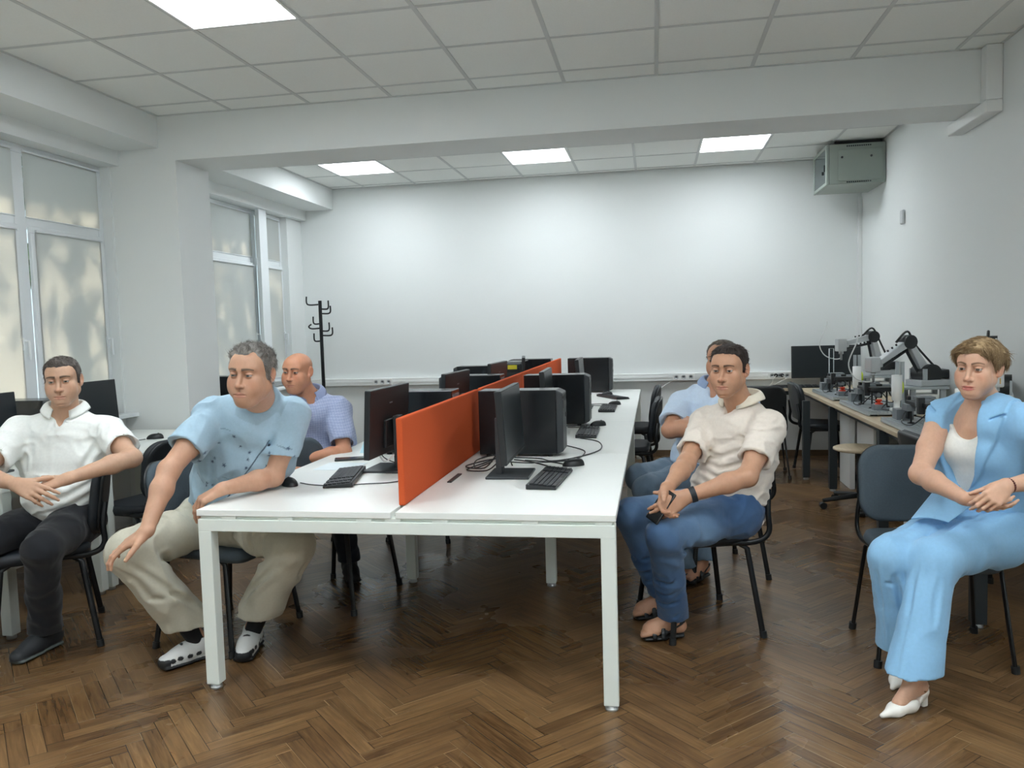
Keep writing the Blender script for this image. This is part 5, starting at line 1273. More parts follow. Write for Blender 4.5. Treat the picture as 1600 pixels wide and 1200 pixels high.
# ---- man in the light blue T-shirt at the near left corner of the bench desk
def man_blue_tee():
    J = dict(pel=(-1.980, 3.400, 0.580), neck=(-1.690, 3.215, 1.130), head=(-1.600, 2.985, 1.266), shR=(-1.895, 3.175, 1.070), shL=(-1.570, 3.265, 1.062), elL=(-1.655, 3.235, 0.795), wrL=(-1.765, 2.995, 0.788), elR=(-1.950, 2.920, 0.880), wrR=(-1.945, 2.745, 0.672), hipR=(-2.060, 3.340, 0.560), hipL=(-1.900, 3.360, 0.560), knR=(-2.155, 2.925, 0.538), knL=(-1.545, 3.165, 0.505), anR=(-1.995, 3.130, 0.100), anL=(-1.815, 3.265, 0.100))
    p = Person(J, 'person with grey hair and light blue T-shirt leaning on the near corner of the desk'); J = p.J
    c = J['head']; F = head_frame(c, 30, 3, -3); s = 1.02; kw = dict(neck_r=.068, fat=.6, old=.5, lid=.0030, chest=.058)
    fine = [(c-.135, c+.135, .0020), (J['wrL']-V3((.16, .15, .16)), J['wrL']+V3((.04, .05, .05)), .0026), (J['wrR']-V3((.18, .15, .13)), J['wrR']+V3((.05, .05, .05)), .0026)]
    B = body_field(p, fine); core(B, J); add_head(B, c, F, J['neck'], s, **kw)
    add_arm(B, J['shL'], J['elL'], J['wrL'], r=1.02); add_arm(B, J['shR'], J['elR'], J['wrR'], r=1.02)
    add_hand(B, J['wrR'], (-.74, -.36, -.50), palm_n((-.74, -.36, -.50), (.42, -.88, -.15), False), False, curls=[(.15, .45, .4), (.12, .42, .4), (.12, .45, .4), (.15, .5, .4)], spread=.9, thumb=(.5, .75, .1), thumb2=(.9, .35, .3), s=1.03)
    add_hand(B, J['wrL'], (-.72, -.42, -.42), (.1, .25, -.95), True, curls=[(.55, .45, .25), (.7, .4, .25), (.75, .45, .3), (.8, .5, .3)], spread=.5, thumb=(.8, .35, .3), s=1.0)
    skin = LIN(192, 150, 124)
    line = [(0, .078), (.3, .080), (.55, .086), (.8, .072), (1.0, .044), (1.15, .0), (1.25, -.024), (1.38, -.026), (1.46, .008), (1.62, .020), (1.85, .006), (2.0, -.030), (2.4, -.056), (3.2, -.064)]
    cf = lambda P: face_color(P, c, F, s, skin, LIN(172, 112, 100), LIN(96, 82, 72), stub=.10, brow_t=1.1, cheek=.12, scalp=LIN(120, 108, 100), hairline=hairline_fn(line))
    p.build(B, 'body', person_mats('tee', 0), cf); add_eyes(p.root, c, F, s, (90, 100, 100), 6, p.o)
    hair_cap(p, c, F, J['neck'], s, kw, line, .016, (160, 156, 150), tfun=lambda q, az: .004+.011*np.clip((q[:, 2]-.03)/.06, 0, 1), col2=(98, 95, 92), amp=.004, fr=(70, 70, 60), slen=.020, lift_=.003, strands=7000, wild=.12,
             comb=lambda q: np.stack([q[:, 0]*6, .1-q[:, 1]*1.0, .35-.9*(q[:, 2] < .055)], 1))
    S = Field(*box_of(J['pel'], J['neck'], J['elL'], J['elR'], J['shL'], J['shR'], pad=.21), .0045)
    L, Fw, up = torso(S, J, 1.06, 1.12, belly=.055, low=.03, thick=.006, sh=1.1)
    sleeve(S, J['shL'], J['elL'], .0, .62, .072, .076, skew=(.1, 0, .0)); sleeve(S, J['shR'], J['elR'], .0, .62, .070, .078)
    nk = nz(c-F[2]*.05-F[1]*.02-J['neck']); S.cone(J['neck']+Fw*.02, J['neck']+Fw*.05-up*.09, .076, .085, .04); S.cone(J['neck'], J['neck']+nk*.085, .080, .074, .03, clip=[(J['neck']+nk*.072, nk)]); S.cone(J['neck']+nk*.062, J['neck']+nk*.2, .066, .09, .004, 'sub', clip=[(J['neck']+nk*.058, -nk)])
    S.plane(J['pel']-up*.01+Fw*.02, -up-.3*Fw, .01); S.warp(folds(.009, .10, (1, 1, .55), np.stack([L, Fw, up]), 13))
    pr = lambda l_, u, a=.19: J['pel']+up*u+L*l_+Fw*a
    crease(S, [pr(.13, .40, .17), pr(.03, .25, .22), pr(-.04, .10, .22)], .007, .025); crease(S, [pr(-.13, .38, .14), pr(-.10, .22, .2), pr(-.05, .08, .2)], .007, .025)
    crease(S, [pr(-.02, .34, .20), pr(-.03, .14, .23)], .005, .03); crease(S, [J['shL']-up*.08+Fw*.05-L*.04, J['shL']-up*.2+Fw*.07-L*.08], .007, .02)
    rs = np.random.RandomState(3); mot = []
    for _ in range(46): mot.append((pr(rs.uniform(-.26, .26), rs.uniform(.0, .56), rs.uniform(.02, .2)), rs.uniform(.006, .010)))
    base = LIN(160, 188, 205); navy = LIN(62, 80, 106); fr_ = np.stack([L, Fw, up]); s0, s1 = V3((.085, 0, .54)), V3((-.07, 0, .06))
    def tc(P):
        C = np.tile(base, (len(P), 1)); q = (P-J['pel'])@np.stack([L, Fw, up]).T
        for m_, r_ in mot:
            qm = (m_-J['pel'])@np.stack([L, Fw, up]).T; dd = q[:, [0, 2]]-qm[[0, 2]]; ang = np.arctan2(dd[:, 1], dd[:, 0]); d = np.hypot(dd[:, 0], dd[:, 1])/(1+.45*np.sin(5*ang+r_*900))
            w = np.clip((r_-d)/.004, 0, 1)[:, None]; C = C*(1-w)+navy*w
        for k in range(14):       # short dark dashes between the motifs
            mx, mz = math.sin(k*12.9)*.2, .28+.26*math.sin(k*4.7); w = ((np.abs(q[:, 2]-mz-.004*np.sin(q[:, 0]*60)) < .0022) & (np.abs(q[:, 0]-mx) < .022))[:, None]*.45; C = C*(1-w)+navy*w
        ab = (s1-s0)[[0, 2]]; w0 = q[:, [0, 2]]-s0[[0, 2]]; t = np.clip(w0@ab/(ab@ab), 0, 1); d = np.linalg.norm(w0-t[:, None]*ab, axis=1)
        w = (np.clip((.0035-d)/.002, 0, 1)*(q[:, 1] > .0))[:, None]; C = C*(1-w)+LIN(60, 74, 92)*w
        dn = (P-J['neck'])@nk; w = (np.clip((dn-.046)/.003, 0, 1)*(np.linalg.norm(P-J['neck'], axis=1) < .13))[:, None]; C = C*(1-.16*w)
        return C
    p.build(S, 't_shirt', cloth('tee_blue', (165, 195, 213), weave=700, bump=.25, vcol=True), tc)
    T = Field(*box_of(J['pel'], J['knL'], J['knR'], J['anL'], J['anR'], pad=.2), .0055); pants(T, J, .094, .083, .085, hem=.17, flare=.016, hipw=1.08)
    for q in 'LR': hollow_hem(T, J['kn'+q], J['an'+q], .17, .094)
    T.plane(J['pel']+V3((0, 0, .09)), (0, 0, 1), .01); T.warp(folds(.010, .13, (1, 1, .6), None, 21))
    for q, sg in (('L', 1), ('R', -1)):
        h_, k_, a_ = J['hip'+q], J['kn'+q], J['an'+q]; sd_ = nz(np.cross(k_-h_, V3((0, 0, 1))))
        for j in range(4): m_ = h_*(.75-.17*j)+k_*(.25+.17*j); crease(T, [m_+V3((0, 0, .07))-sd_*.05, m_+sd_*.085+V3((0, 0, -.01+.012*j)), m_+sd_*.07-V3((0, 0, .05))], .005, .022)
        bk = k_+nz(h_-k_)*.07-V3((0, 0, .05)); crease(T, [bk-sd_*.08, bk+V3((0, 0, -.01)), bk+sd_*.08], .009, .02)
        for j in range(3): a0 = k_+sd_*(.05-.05*j)-V3((0, .05, .03)); crease(T, [a0, a_+sd_*(.07-.07*j)+V3((0, -.06, .15))], .006, .035)
    p.build(T, 'trousers', cloth('trousers_beige', (186, 183, 166), weave=800, bump=.2))
    for q, fw in (('R', (-.62, -.78)), ('L', (.20, -.98))):
        socks(p, J['kn'+q], J['an'+q]); f, l, g = foot_frame(J['an'+q], fw)
        def sc(P, f=f, l=l, g=g):
            q_ = np.stack([(P-g)@f, (P-g)@l, P[:, 2]], 1); C = np.tile(LIN(214, 216, 214), (len(P), 1)); bl = LIN(26, 29, 32)
            m = (q_[:, 2] < .020) | ((q_[:, 0] > .135) & (q_[:, 2] < .048))
            for a in (-.03, .015, .055, .095, .125):
                for b in (-1, 1): e_ = ((q_[:, 0]-a)/.0125)**2+((q_[:, 2]-.043+.05*(a > .1)*.1)/.010)**2; m |= (e_ < 1) & (q_[:, 1]*b > .018)
            for a in (.035, .075): m |= (((q_[:, 0]-a)/.006)**2+(q_[:, 1]/.016)**2 < 1) & (q_[:, 2] > .05)
            C[m] = bl; return C
        shoe(p, J['an'+q], fw, 'sport_sandal', M['shoe_white'], 1.0, .175, 1.05, color=sc)
        lc = MB()
        for a in (.0, .022, .044, .066): lc.tube(arc([tuple(g+f*(a)+l*b_+V3((0, 0, z_))-p.o) for b_, z_ in ((-.028, .078-a*.42), (0, .099-a*.50), (.028, .078-a*.42))], 4), .0022, 6)
        lc.build('shoelace', M['sock'], p.root)
    return p

# ---- man in the white polo at the left
def man_white():
    J = dict(pel=(-2.800, 3.360, 0.580), neck=(-2.781, 3.375, 1.052), head=(-2.739, 3.320, 1.233), shR=(-2.960, 3.290, 0.990), shL=(-2.610, 3.430, 0.982), elL=(-2.380, 3.290, 0.868), wrL=(-2.520, 3.045, 0.818), elR=(-2.935, 3.010, 0.845), wrR=(-2.690, 2.955, 0.808), hipL=(-2.715, 3.320, 0.560), hipR=(-2.880, 3.390, 0.560), knL=(-2.600, 2.960, 0.530), anL=(-2.775, 3.150, 0.100), knR=(-2.930, 2.960, 0.540), anR=(-3.060, 2.980, 0.100))
    p = Person(J, 'person in white polo shirt and black trousers sitting at the left edge by the window'); J = p.J
    c = J['head']; F = head_frame(c, 13, 3, 2); s = .95; kw = dict(neck_r=.060, fat=.1, lid=.0026)
    fine = [(c-.125, c+.125, .0021), (V3((-2.82, 2.86, .70)), V3((-2.48, 3.10, .88)), .0027)]
    B = body_field(p, fine); core(B, J); add_head(B, c, F, J['neck'], s, **kw)
    add_arm(B, J['shL'], J['elL'], J['wrL'], r=.98); add_arm(B, J['shR'], J['elR'], J['wrR'], r=.98)
    add_hand(B, J['wrL'], (-.82, -.42, -.25), (-.1, .35, -.92), True, curl=(.45, .5, .3), thumb=(.8, .5, -.1))
    add_hand(B, J['wrR'], (.90, -.10, -.28), (.1, .75, -.60), False, curls=[(.25, .35, .2), (.35, .4, .25), (.45, .45, .3), (.55, .5, .3)], spread=.6, thumb=(.75, .6, .2))
    skin = LIN(196, 158, 132); line = [(0, .070), (.35, .072), (.6, .074), (.8, .066), (1.0, .040), (1.15, .004), (1.24, -.018), (1.36, -.020)]+MEN_LINE[7:]
    cf = lambda P: face_color(P, c, F, s, skin, LIN(176, 120, 106), LIN(84, 68, 56), stub=.16, brow_t=1.15, scalp=LIN(88, 76, 68), hairline=hairline_fn(line))
    p.build(B, 'body', person_mats('white', 0), cf); add_eyes(p.root, c, F, s, (84, 84, 76), 4, p.o, 0)
    hair_cap(p, c, F, J['neck'], s, kw, line, .012, (100, 92, 86), tfun=lambda q, az: .004+.009*np.clip((q[:, 2]-.03)/.06, 0, 1), col2=(70, 64, 60), amp=.0018, wild=.08, comb=lambda q: np.stack([-.6+0*q[:, 0], .35+0*q[:, 0], -.25-.6*(q[:, 2] < .05)], 1), strands=4500)
    S = Field(*box_of(J['pel'], J['neck'], J['elL'], J['elR'], J['shL'], J['shR'], pad=.2), .0048)
    L, Fw, up = torso(S, J, 1.0, 1.06, belly=.03, low=.04, thick=.006, sh=1.05)
    sleeve(S, J['shL'], J['elL'], .0, .66, .066, .074); sleeve(S, J['shR'], J['elR'], .0, .70, .066, .078)
    S.cone(J['neck']+up*.02, J['neck']+up*.2, .062, .09, .01, 'sub'); S.cone(J['neck']+Fw*.085-up*.035, J['neck']+Fw*.09+up*.07, .012, .05, .01, 'sub')
    S.plane(J['pel']-up*.02, -up, .01); S.warp(folds(.008, .09, (1, 1, 1.3), np.stack([L, Fw, up]), 31))
    pr = lambda l_, u, a=.165: J['pel']+up*u+L*l_+Fw*a
    for u in (.06, .11, .17): crease(S, [pr(.15, u+.08, .10), pr(.04, u, .165), pr(-.06, u-.01, .165)], .005, .022)
    for q, sg in (('shL', -1), ('shR', 1)): crease(S, [J[q]-up*.06+Fw*.06+L*sg*.03, J[q]-up*.17+Fw*.08+L*sg*.06], .006, .02)
    p.build(S, 'polo_shirt', cloth('polo_white', (232, 236, 232), weave=600, bump=.3))
    collar(p, M['white_collar'], J['neck']+up*.048, up, nz(Fw+.2*F[1]), r=.064, open_=.40, point=.016, drop=.034, flare=.030)
    pk = MB(); q0 = J['neck']+Fw*.125-up*.075-p.o; pk.tube([tuple(q0), tuple(q0+Fw*.004)], .005, 10); pk.build('button', M['white'], p.root)
    T = Field(*box_of(J['pel'], J['knL'], J['knR'], J['anL'], J['anR'], pad=.18), .006); pants(T, J, .088, .070, .064, hem=.09, flare=.006)
    hollow_hem(T, J['knL'], J['anL'], .09, .064); T.plane(J['pel']+V3((0, 0, .09)), (0, 0, 1), .01); T.warp(folds(.007, .09, (1, 1, .8), None, 5))
    p.build(T, 'trousers', cloth('trousers_black', (34, 36, 40), weave=900, bump=.2))
    for q, fw in (('L', (-.10, -.99)), ('R', (-.5, -.86))):
        socks(p, J['kn'+q], J['an'+q], .1, .034)
        f, l, g = foot_frame(J['an'+q], fw)
        sc = lambda P, g=g: np.where((P[:, 2] < .020)[:, None], LIN(92, 100, 98), LIN(44, 47, 50))
        shoe(p, J['an'+q], fw, 'shoe', M['shoe_black'], 1.06, .18, 1.0, color=sc)
    return p
M['white_collar'] = cloth('white_collar', (234, 238, 234), weave=500, bump=.4)

# ---- bald man in the checked shirt behind the near left corner
def man_checked():
    J = dict(pel=(-2.020, 4.480, 0.580), neck=(-2.015, 4.420, 1.035), head=(-2.030, 4.320, 1.204), shL=(-1.845, 4.460, 0.965), shR=(-2.120, 4.250, 0.955), elL=(-1.760, 4.300, 0.733), wrL=(-1.930, 4.110, 0.72), elR=(-2.130, 4.050, 0.750), wrR=(-1.960, 3.960, 0.70), hipL=(-1.960, 4.420, 0.560), hipR=(-2.060, 4.360, 0.560), knL=(-1.740, 4.130, 0.545), knR=(-1.950, 3.995, 0.545), anL=(-1.770, 4.330, 0.105), anR=(-2.06, 4.10, .10))
    p = Person(J, 'bald person in blue checked shirt sitting behind the grey-haired man in the T-shirt'); J = p.J
    c = J['head']; F = head_frame(c, 30, 4, -2); s = .97; kw = dict(neck_r=.060, fat=.7, old=1)
    B = body_field(p, [(c-.13, c+.13, .0024), (V3((-2.08, 3.88, .62)), V3((-1.85, 4.16, .80)), .004)]); core(B, J); add_head(B, c, F, J['neck'], s, **kw)
    add_arm(B, J['shL'], J['elL'], J['wrL']); add_arm(B, J['shR'], J['elR'], J['wrR'])
    add_hand(B, J['wrL'], (-.8, -.5, -.2), (0, .2, -1), True); add_hand(B, J['wrR'], (.7, -.4, -.3), (.1, .4, -.9), False)
    skin = LIN(200, 144, 114); line = [(0, .2), (1.25, .2), (1.30, .005), (1.45, .018), (1.7, .022), (2.0, .02), (2.05, -.0), (2.4, -.05), (3.2, -.05)]
    cf = lambda P: face_color(P, c, F, s, skin, LIN(170, 112, 98), LIN(90, 74, 64), stub=.12, cheek=.2)
    p.build(B, 'body', person_mats('checked', 0), cf); add_eyes(p.root, c, F, s, (70, 60, 50), 6, p.o)
    S = Field(*box_of(J['pel'], J['neck'], J['elL'], J['elR'], J['shL'], J['shR'], pad=.2), .0055)
    L, Fw, up = torso(S, J, 1.0, 1.06, belly=.04, low=.04, thick=.006, sh=1.05)
    sleeve(S, J['shL'], J['elL'], .0, .80, .068, .076); sleeve(S, J['shR'], J['elR'], .0, .80, .066, .078)
    S.cone(J['neck']+up*.02, J['neck']+up*.2, .062, .09, .01, 'sub'); S.cone(J['neck']+Fw*.085-up*.05, J['neck']+Fw*.09+up*.07, .012, .05, .01, 'sub')
    S.plane(J['pel']-up*.04, -up, .01); S.warp(folds(.009, .10, (1, 1, .8), np.stack([L, Fw, up]), 41))
    def ck(P):
        q = (P-J['pel'])@np.stack([L, Fw, up]).T; a = (np.sin(q[:, 0]*2*PI/.014) > .55)*.5+(np.sin(q[:, 2]*2*PI/.014) > .55)*.5; return LIN(162, 173, 200)*(1-a[:, None]*.5)+LIN(104, 114, 156)*a[:, None]*.5
    p.build(S, 'checked_shirt', cloth('shirt_checked', (150, 160, 190), vcol=True), ck)
    collar(p, M['chk_collar'], J['neck']+up*.045, up, nz(Fw+.2*F[1]), r=.064, open_=.42, point=.03, drop=.036, flare=.03)
    pk = MB(); q0 = J['neck']-up*.15+L*.085-p.o; pk.grid(lambda u, v: Vector(q0+L*(u-.5)*.10-up*v*.11+Fw*(.136+.004*math.sin(PI*u))), 6, 6); pk.build('shirt_pocket', M['chk_collar'], p.root, solid=.003)
    T = Field(*box_of(J['pel'], J['knL'], J['knR'], J['anL'], J['anR'], pad=.18), .007); pants(T, J, .086, .066, .062, hem=.09); T.plane(J['pel']+V3((0, 0, .09)), (0, 0, 1), .01); T.warp(folds(.006, .09, (1, 1, .8), None, 5)); p.build(T, 'trousers', cloth('trousers_navy', (36, 42, 52)))
    for q, fw in (('L', (.5, -.86)), ('R', (.2, -.98))): shoe(p, J['an'+q], fw, 'shoe', M['shoe_black'], 1.0, .17, color=lambda P: np.tile(LIN(34, 36, 38), (len(P), 1)))
    return p
M['chk_collar'] = cloth('checked_collar', (146, 158, 190), weave=200, bump=.5)

# ---- man with crossed arms behind the man in the beige polo
def man_crossed():
    J = dict(pel=(0.262, 4.700, 0.562), neck=(0.341, 4.690, 1.030), head=(0.372, 4.620, 1.206), shR=(0.150, 4.690, 0.955), shL=(0.498, 4.610, 0.953), elR=(0.079, 4.442, 0.832), wrR=(0.285, 4.370, 0.872), elL=(0.440, 4.400, 0.790), wrL=(0.215, 4.380, 0.868), hipR=(0.204, 4.780, 0.547), knR=(-0.089, 4.452, 0.565), hipL=(0.249, 4.600, 0.543), knL=(-0.053, 4.290, 0.534), anR=(0.240, 4.470, 0.125), anL=(0.135, 4.380, 0.105))
    p = Person(J, 'person with crossed arms in pale blue shirt, mostly hidden behind the man in beige'); J = p.J
    c = J['head']; F = head_frame(c, 22, 2, 0); s = .97; kw = dict(neck_r=.060, fat=.4)
    B = body_field(p, [(c-.13, c+.13, .003), (V3((.1, 4.25, .76)), V3((.4, 4.46, .95)), .004)]); core(B, J); add_head(B, c, F, J['neck'], s, **kw)
    add_arm(B, J['shL'], J['elL'], J['wrL'], r=1.05); add_arm(B, J['shR'], J['elR'], J['wrR'], r=1.08)
    add_hand(B, J['wrL'], (-.55, .8, -.1), (.5, .6, -.1), True, curl=(.5, .5, .3), thumb=(.95, .2, .2)); add_hand(B, J['wrR'], (.75, .6, -.1), (-.4, .8, .1), False, curl=(.5, .5, .3), thumb=(.95, .2, .2))
    sandal_foot(B, J['anR'], (-.6, -.8)); sandal_foot(B, J['anL'], (-.8, -.6))
    skin = LIN(190, 142, 114); line = [(0, .088), (.3, .092), (.6, .090), (.85, .070)]+MEN_LINE[4:]
    cf = lambda P: face_color(P, c, F, s, skin, LIN(170, 112, 98), LIN(90, 74, 64), stub=.15, scalp=LIN(120, 104, 90), hairline=hairline_fn(line))
    p.build(B, 'body', person_mats('crossed', 0), cf); add_eyes(p.root, c, F, s, (70, 60, 50), 6, p.o)
    hair_cap(p, c, F, J['neck'], s, kw, line, .011, (104, 96, 86), col2=(70, 62, 56), amp=.0018, h=.003, strands=3000)
    S = Field(*box_of(J['pel'], J['neck'], J['elL'], J['elR'], J['shL'], J['shR'], pad=.2), .0055)
    L, Fw, up = torso(S, J, 1.04, 1.08, belly=.04, low=.05, thick=.006, sh=1.05)
    sleeve(S, J['shL'], J['elL'], .0, .74, .070, .074); sleeve(S, J['shR'], J['elR'], .0, .78, .070, .078)
    S.cone(J['neck']+up*.02, J['neck']+up*.2, .062, .09, .01, 'sub'); S.cone(J['neck']+Fw*.085-up*.05, J['neck']+Fw*.09+up*.07, .012, .05, .01, 'sub')
    S.plane(J['pel']-up*.04, -up, .01); S.warp(folds(.009, .10, (1, 1, .8), np.stack([L, Fw, up]), 51))
    p.build(S, 'shirt', cloth('shirt_pale', (196, 214, 234), weave=500))
    collar(p, cloth('pale_collar', (150, 172, 206)), J['neck']+up*.045, up, nz(Fw+.2*F[1]), r=.064, open_=.42, point=.03, drop=.036, flare=.03)
    T = Field(*box_of(J['pel'], J['knL'], J['knR'], J['anL'], J['anR'], pad=.18), .0065); pants(T, J, .088, .070, .062, hem=.09); T.plane(J['pel']+V3((0, 0, .09)), (0, 0, 1), .01); T.warp(folds(.007, .08, (1, 1, .8), None, 55)); p.build(T, 'jeans', cloth('denim_grey', (104, 124, 142), weave=900, bump=.5))
    for q, fw in (('R', (-.6, -.8)), ('L', (-.8, -.6))): sandal(p, J['an'+q], fw)
    return p

def comb_side(q):
    w = np.clip((q[:, 2]-.035)/.035, 0, 1); x = np.where(q[:, 0] < .03, -.9, .6)
    return np.stack([x*w, .45*w-.30*(1-w)-.5*(q[:, 1] < -.03)*w, -.35*w-1.0*(1-w)], 1)
# ---- woman in the light blue suit
def woman():
    J = dict(pel=(1.320, 3.500, 0.547), neck=(1.288, 3.450, 1.070), head=(1.243, 3.380, 1.212), shR=(1.158, 3.540, 0.998), shL=(1.368, 3.270, 1.022), elR=(1.022, 3.335, 0.800), wrR=(1.095, 3.087, 0.757), elL=(1.430, 3.150, 0.827), wrL=(1.215, 3.045, 0.812), hipR=(1.215, 3.460, 0.555), hipL=(1.318, 3.390, 0.547), knR=(0.880, 3.205, 0.505), knL=(1.008, 3.130, 0.515), anR=(0.946, 3.287, 0.100), anL=(0.903, 3.010, 0.115))
    p = Person(J, 'woman in a light blue sleeveless suit with clasped hands sitting at the right edge'); J = p.J
    c = J['head']; F = head_frame(c, 22, 2, -2); s = .93; kw = dict(neck_r=.052, fat=.25, fem=True, brow=.45, lid=.0050)
    B = body_field(p, [(c-.125, c+.125, .0019), (V3((1.05, 2.92, .68)), V3((1.26, 3.12, .86)), .0024)]); core(B, J, .95); add_head(B, c, F, J['neck'], s, **kw)
    # bare chest under the jacket opening
    P, N = J['pel'], J['neck']; up = nz(N-P); L = J['shL']-J['shR']; L = nz(L-up*(L@up)); Fw = np.cross(L, up); at_ = lambda t: P+(N-P)*t
    B.cone(at_(.62), at_(.82), .096, .084, .03, side=L, ks=1.35); B.cone(at_(.82), at_(.97), .070, .050, .03, side=L, ks=1.9)
    for sx in (-1, 1): B.ell(at_(.66)+Fw*.060+L*sx*.062, (.055, .045, .055), np.stack([L, Fw, up]), .03); B.cone(at_(.96)+Fw*.055+L*sx*.02, at_(.99)+Fw*.035+L*sx*.12, .008, .008, .016)
    add_arm(B, J['shL'], J['elL'], J['wrL'], r=.92); add_arm(B, J['shR'], J['elR'], J['wrR'], r=.94)
    add_hand(B, J['wrR'], (.84, -.42, -.20), (.05, .55, .62), False, curls=[(.35, .5, .3), (.3, .45, .3), (.3, .4, .25), (.35, .4, .25)], s=.90, r=.86, thumb=(.95, .0, .15))
    add_hand(B, J['wrL'], (-.72, -.38, -.48), (-.28, .6, -.45), True, curls=[(.55, .7, .4), (.6, .75, .4), (.65, .8, .45), (.7, .8, .45)], s=.90, r=.86, thumb=(.9, .35, .30))
    for q, fw in (('R', (-.45, -.89)), ('L', (-.80, -.60))):
        f, l, g = foot_frame(J['an'+q], fw); Pf = lambda a, b, z: g+a*f+b*l+V3((0, 0, z))
        B.cone(J['an'+q]+V3((0, 0, .05)), Pf(-.03, 0, .085), .032, .028, .02); B.cone(Pf(-.04, 0, .075), Pf(.08, 0, .035), .026, .020, .02); B.cone(Pf(0, 0, .10), Pf(.07, 0, .045), .028, .020, .02)
    skin = LIN(206, 164, 138); line = [(0, .066), (.3, .064), (.55, .052), (.8, .040), (1.0, .018), (1.15, -.002), (1.28, -.012), (1.38, .004), (1.52, .016), (1.7, .016), (1.85, -.01), (2.1, -.055), (3.2, -.075)]
    cf = lambda P_: face_color(P_, c, F, s, skin, LIN(178, 98, 92), LIN(98, 74, 54), fem=True, brow_t=.8, cheek=.15, scalp=LIN(150, 124, 90), hairline=hairline_fn(line))
    p.build(B, 'body', person_mats('woman', 0), cf); add_eyes(p.root, c, F, s, (64, 48, 36), 8, p.o)
    hair_cap(p, c, F, J['neck'], s, kw, line, .022, (176, 150, 112), tfun=lambda q, az: .011+.010*np.clip((q[:, 2]-.01)/.07, 0, 1)+.004*np.clip((az-1.6), 0, 1), col2=(116, 92, 64), amp=.002, fr=(60, 60, 60), slen=.030, lift_=.0012, strands=15000, srad=.0007, wild=.06, hug=.22,
             comb=comb_side)
    # camisole
    S = Field(*box_of(J['pel'], J['neck'], J['shL'], J['shR'], pad=.18), .004); fr = np.stack([L, Fw, up])
    torso(S, J, .93, .90, bust=1.0, thick=.0, sh=.8); S.ell(at_(.66)+Fw*.075-L*.0, (.13, .058, .062), fr, .03)
    S.ell(at_(1.0)+Fw*.10-L*.008, (.088, .12, .135), fr, .006, 'sub'); S.plane(at_(.85), up, .004)
    for sg in (-1, 1): S.plane(at_(.6)+L*sg*.135, L*sg, .01)
    p.build(S, 'camisole', cloth('camisole', (236, 236, 228), weave=900, bump=.1))
    # jacket
    Hs = nz(J['hipL']-J['hipR']); S = Field(*box_of(J['pel'], J['neck'], J['shL'], J['shR'], J['hipL'], pad=.22), .0042)
    torso(S, J, 1.02, 1.0, bust=1.12, thick=.010, low=.02, sh=.8, armw=.84, hipw=1.08)
    S.cone(J['neck']+up*.01, J['neck']+up*.18+F[1]*.02, .060, .085, .008, 'sub')
    ec, er = at_(.79)+Fw*.140-L*.012, V3((.076, .115, .245)); S.ell(ec, er, fr, .006, 'sub')
    for q, sg in (('shL', 1), ('shR', -1)):      # armholes
        S.cone(J[q]+L*sg*.052-up*.02, J['el'+q[2]]+L*sg*.01, .052, .050, .016, 'sub')
    S.plane(J['pel']-up*.03-Fw*.0, -up+.35*Fw, .01); S.warp(folds(.0035, .10, (1, 1, .8), fr, 61))
    def lap(P_):     # raised lapels around the opening
        q = (P_-ec)@fr.T; e_ = np.sqrt((q[:, 0]/er[0])**2+(q[:, 2]/er[2])**2); w_ = (e_-1)*er[0]; wd = .092*np.clip((q[:, 2]+.21)/.30, 0, 1); a = np.clip((w_+.004)/.004, 0, 1)*np.clip((wd-w_)/.003, 0, 1)*(q[:, 1] > -.14)
        n_ = np.abs(q[:, 2]-.085-(w_-.06)*.45) < .004; return -.0105*a*(1-n_*1.0*(w_ > .040))
    S.warp(lap, .03)
    crease(S, [at_(.38)+Fw*.16-L*.015, at_(.10)+Fw*.17-L*.06], .003, .006)
    p.build(S, 'jacket', M['suit'])
    wl = lambda q: V3(q)-p.o
    def flap(name, cs, bulge, n_=(0, 0, 1)):
        a, b_, d_, e_ = [V3(q)-p.o for q in cs]; b = MB(); n3 = nz(n_)
        b.grid(lambda u, v: Vector((a*(1-u)+b_*u)*(1-v)+(e_*(1-u)+d_*u)*v+n3*bulge*math.sin(PI*u)*math.sin(PI*(.25+.6*v))), 14, 10); return b.build(name, M['suit'], p.root, solid=.006, bevel=.0015)
    flap('jacket_flap', [(1.105, 3.40, .735), (1.215, 3.255, .725), (1.075, 3.185, .645), (.975, 3.285, .632)], .030, (-.35, -.45, .8))
    flap('pocket_flap', [(1.345, 3.205, .735), (1.43, 3.235, .73), (1.45, 3.225, .672), (1.355, 3.185, .675)], .006, (.1, -1, 0))
    bt = MB().lathe([(0, 0), (.009, .001), (.009, .004), (0, .005)], Vector(at_(.40)+Fw*.160-L*.010-p.o), 16, Matrix.Rotation(PI/2, 4, 'X')); bt.build('button', M['suit'], p.root)
    # wide pressed trousers
    T = Field(*box_of(J['pel'], J['knL'], J['knR'], J['anL'], J['anR'], J['hipL'], pad=.21), .005); pants(T, J, .092, .076, .078, hem=.125, flare=.020, hipw=1.12)
    for q in 'LR': hollow_hem(T, J['kn'+q], J['an'+q], .125, .084)
    T.plane(J['pel']+V3((0, 0, .10)), (0, 0, 1), .01); T.warp(folds(.006, .12, (1, 1, .5), None, 71))
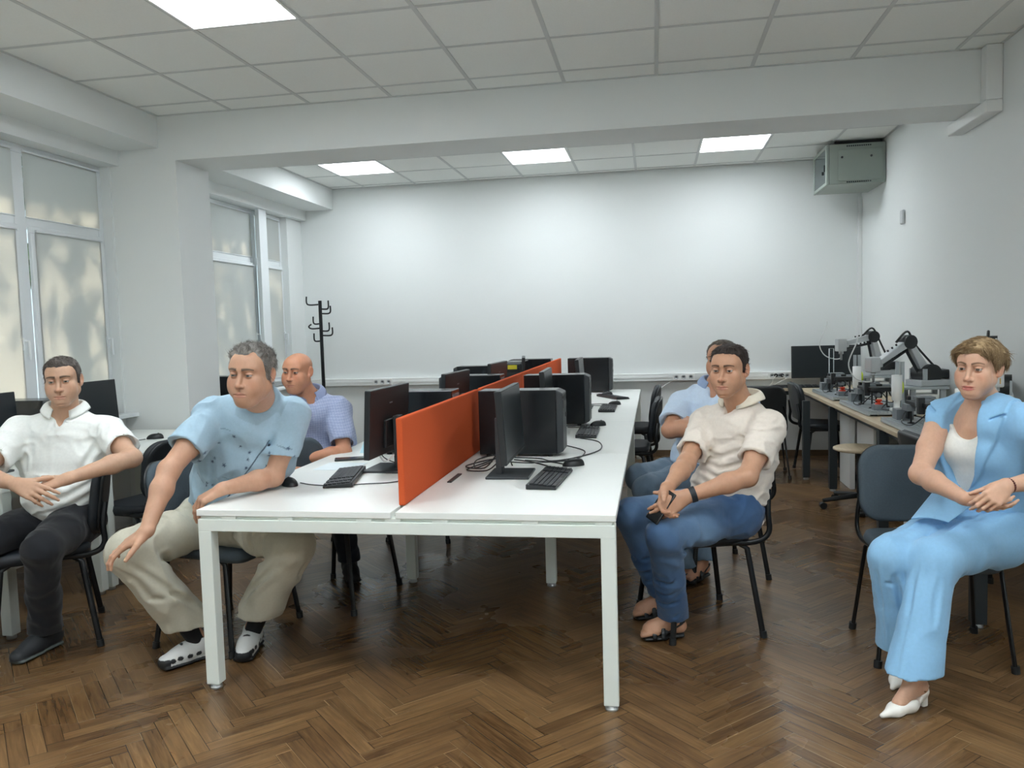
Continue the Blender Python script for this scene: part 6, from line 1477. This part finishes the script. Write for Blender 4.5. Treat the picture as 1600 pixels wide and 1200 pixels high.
    for q in 'LR':
        h_, k_, a_ = J['hip'+q], J['kn'+q], J['an'+q]; fd = nz((-.7, -.7, 0)); sd_ = nz(np.cross(k_-h_, V3((0, 0, 1))))
        crease(T, [k_+fd*.066+V3((0, 0, .03)), (k_+a_)/2+fd*.078, a_+fd*.098+V3((0, 0, .02))], .003, .020, 'add')
        crease(T, [h_+fd*.02+V3((0, 0, .10)), (h_+k_)/2+V3((0, 0, .09)), k_+fd*.03+V3((0, 0, .07))], .003, .02, 'add')
        for j in range(5): m_ = h_*(.62-.13*j)+k_*(.38+.13*j); crease(T, [m_-V3((0, 0, .085))+fd*.03, m_+sd_*.07+V3((0, 0, -.03)), m_+sd_*.08+V3((0, 0, .03))-fd*.05], .0045, .020)
        for j in range(3): crease(T, [k_-V3((0, 0, .04))+sd_*(.06-.05*j)+fd*.05, (k_+a_)/2+sd_*(.055-.05*j)+fd*.04], .004, .02)
        for j in range(2): crease(T, [h_+V3((0, 0, .09-.03*j))-sd_*.03, h_+fd*(.08+.04*j)+V3((0, 0, .07))+sd_*.05], .006, .02)
        bk = k_+nz(h_-k_)*.075-V3((0, 0, .055)); crease(T, [bk-sd_*.07, bk, bk+sd_*.07], .008, .02)
    p.build(T, 'trousers', M['suit'])
    pump(p, J['anL'], (-.80, -.60), .95); pump(p, J['anR'], (-.45, -.89), .95)
    er_ = c+s*(F[0]*.084-F[1]*.004-F[2]*.040)-p.o; MB().tube([tuple(er_), tuple(er_-V3((0, 0, .022)))], .0024, 8).build('earring', M['gold'], p.root)
    d = nz(J['elL']-J['wrL']); w0 = J['wrL']+d*.012-p.o; bb = MB(); nrm = nz(np.cross(d, V3((0, 0, 1)))); n2 = np.cross(d, nrm)
    for i in range(22): a = 2*PI*i/22; bb.lathe([(0, -.004), (.003, -.003), (.0042, 0), (.003, .003), (0, .004)], Vector(w0+nrm*.027*math.cos(a)+n2*.024*math.sin(a)), 8)
    bb.build('bead_bracelet', mat('dark_beads', (90, 40, 34), .3), p.root)
    return p
M['suit'] = cloth('suit_blue', (140, 187, 222), weave=900, bump=.2, rough=.75)

for make in (man_beige, man_blue_tee, man_white, man_checked, man_crossed, woman): make()
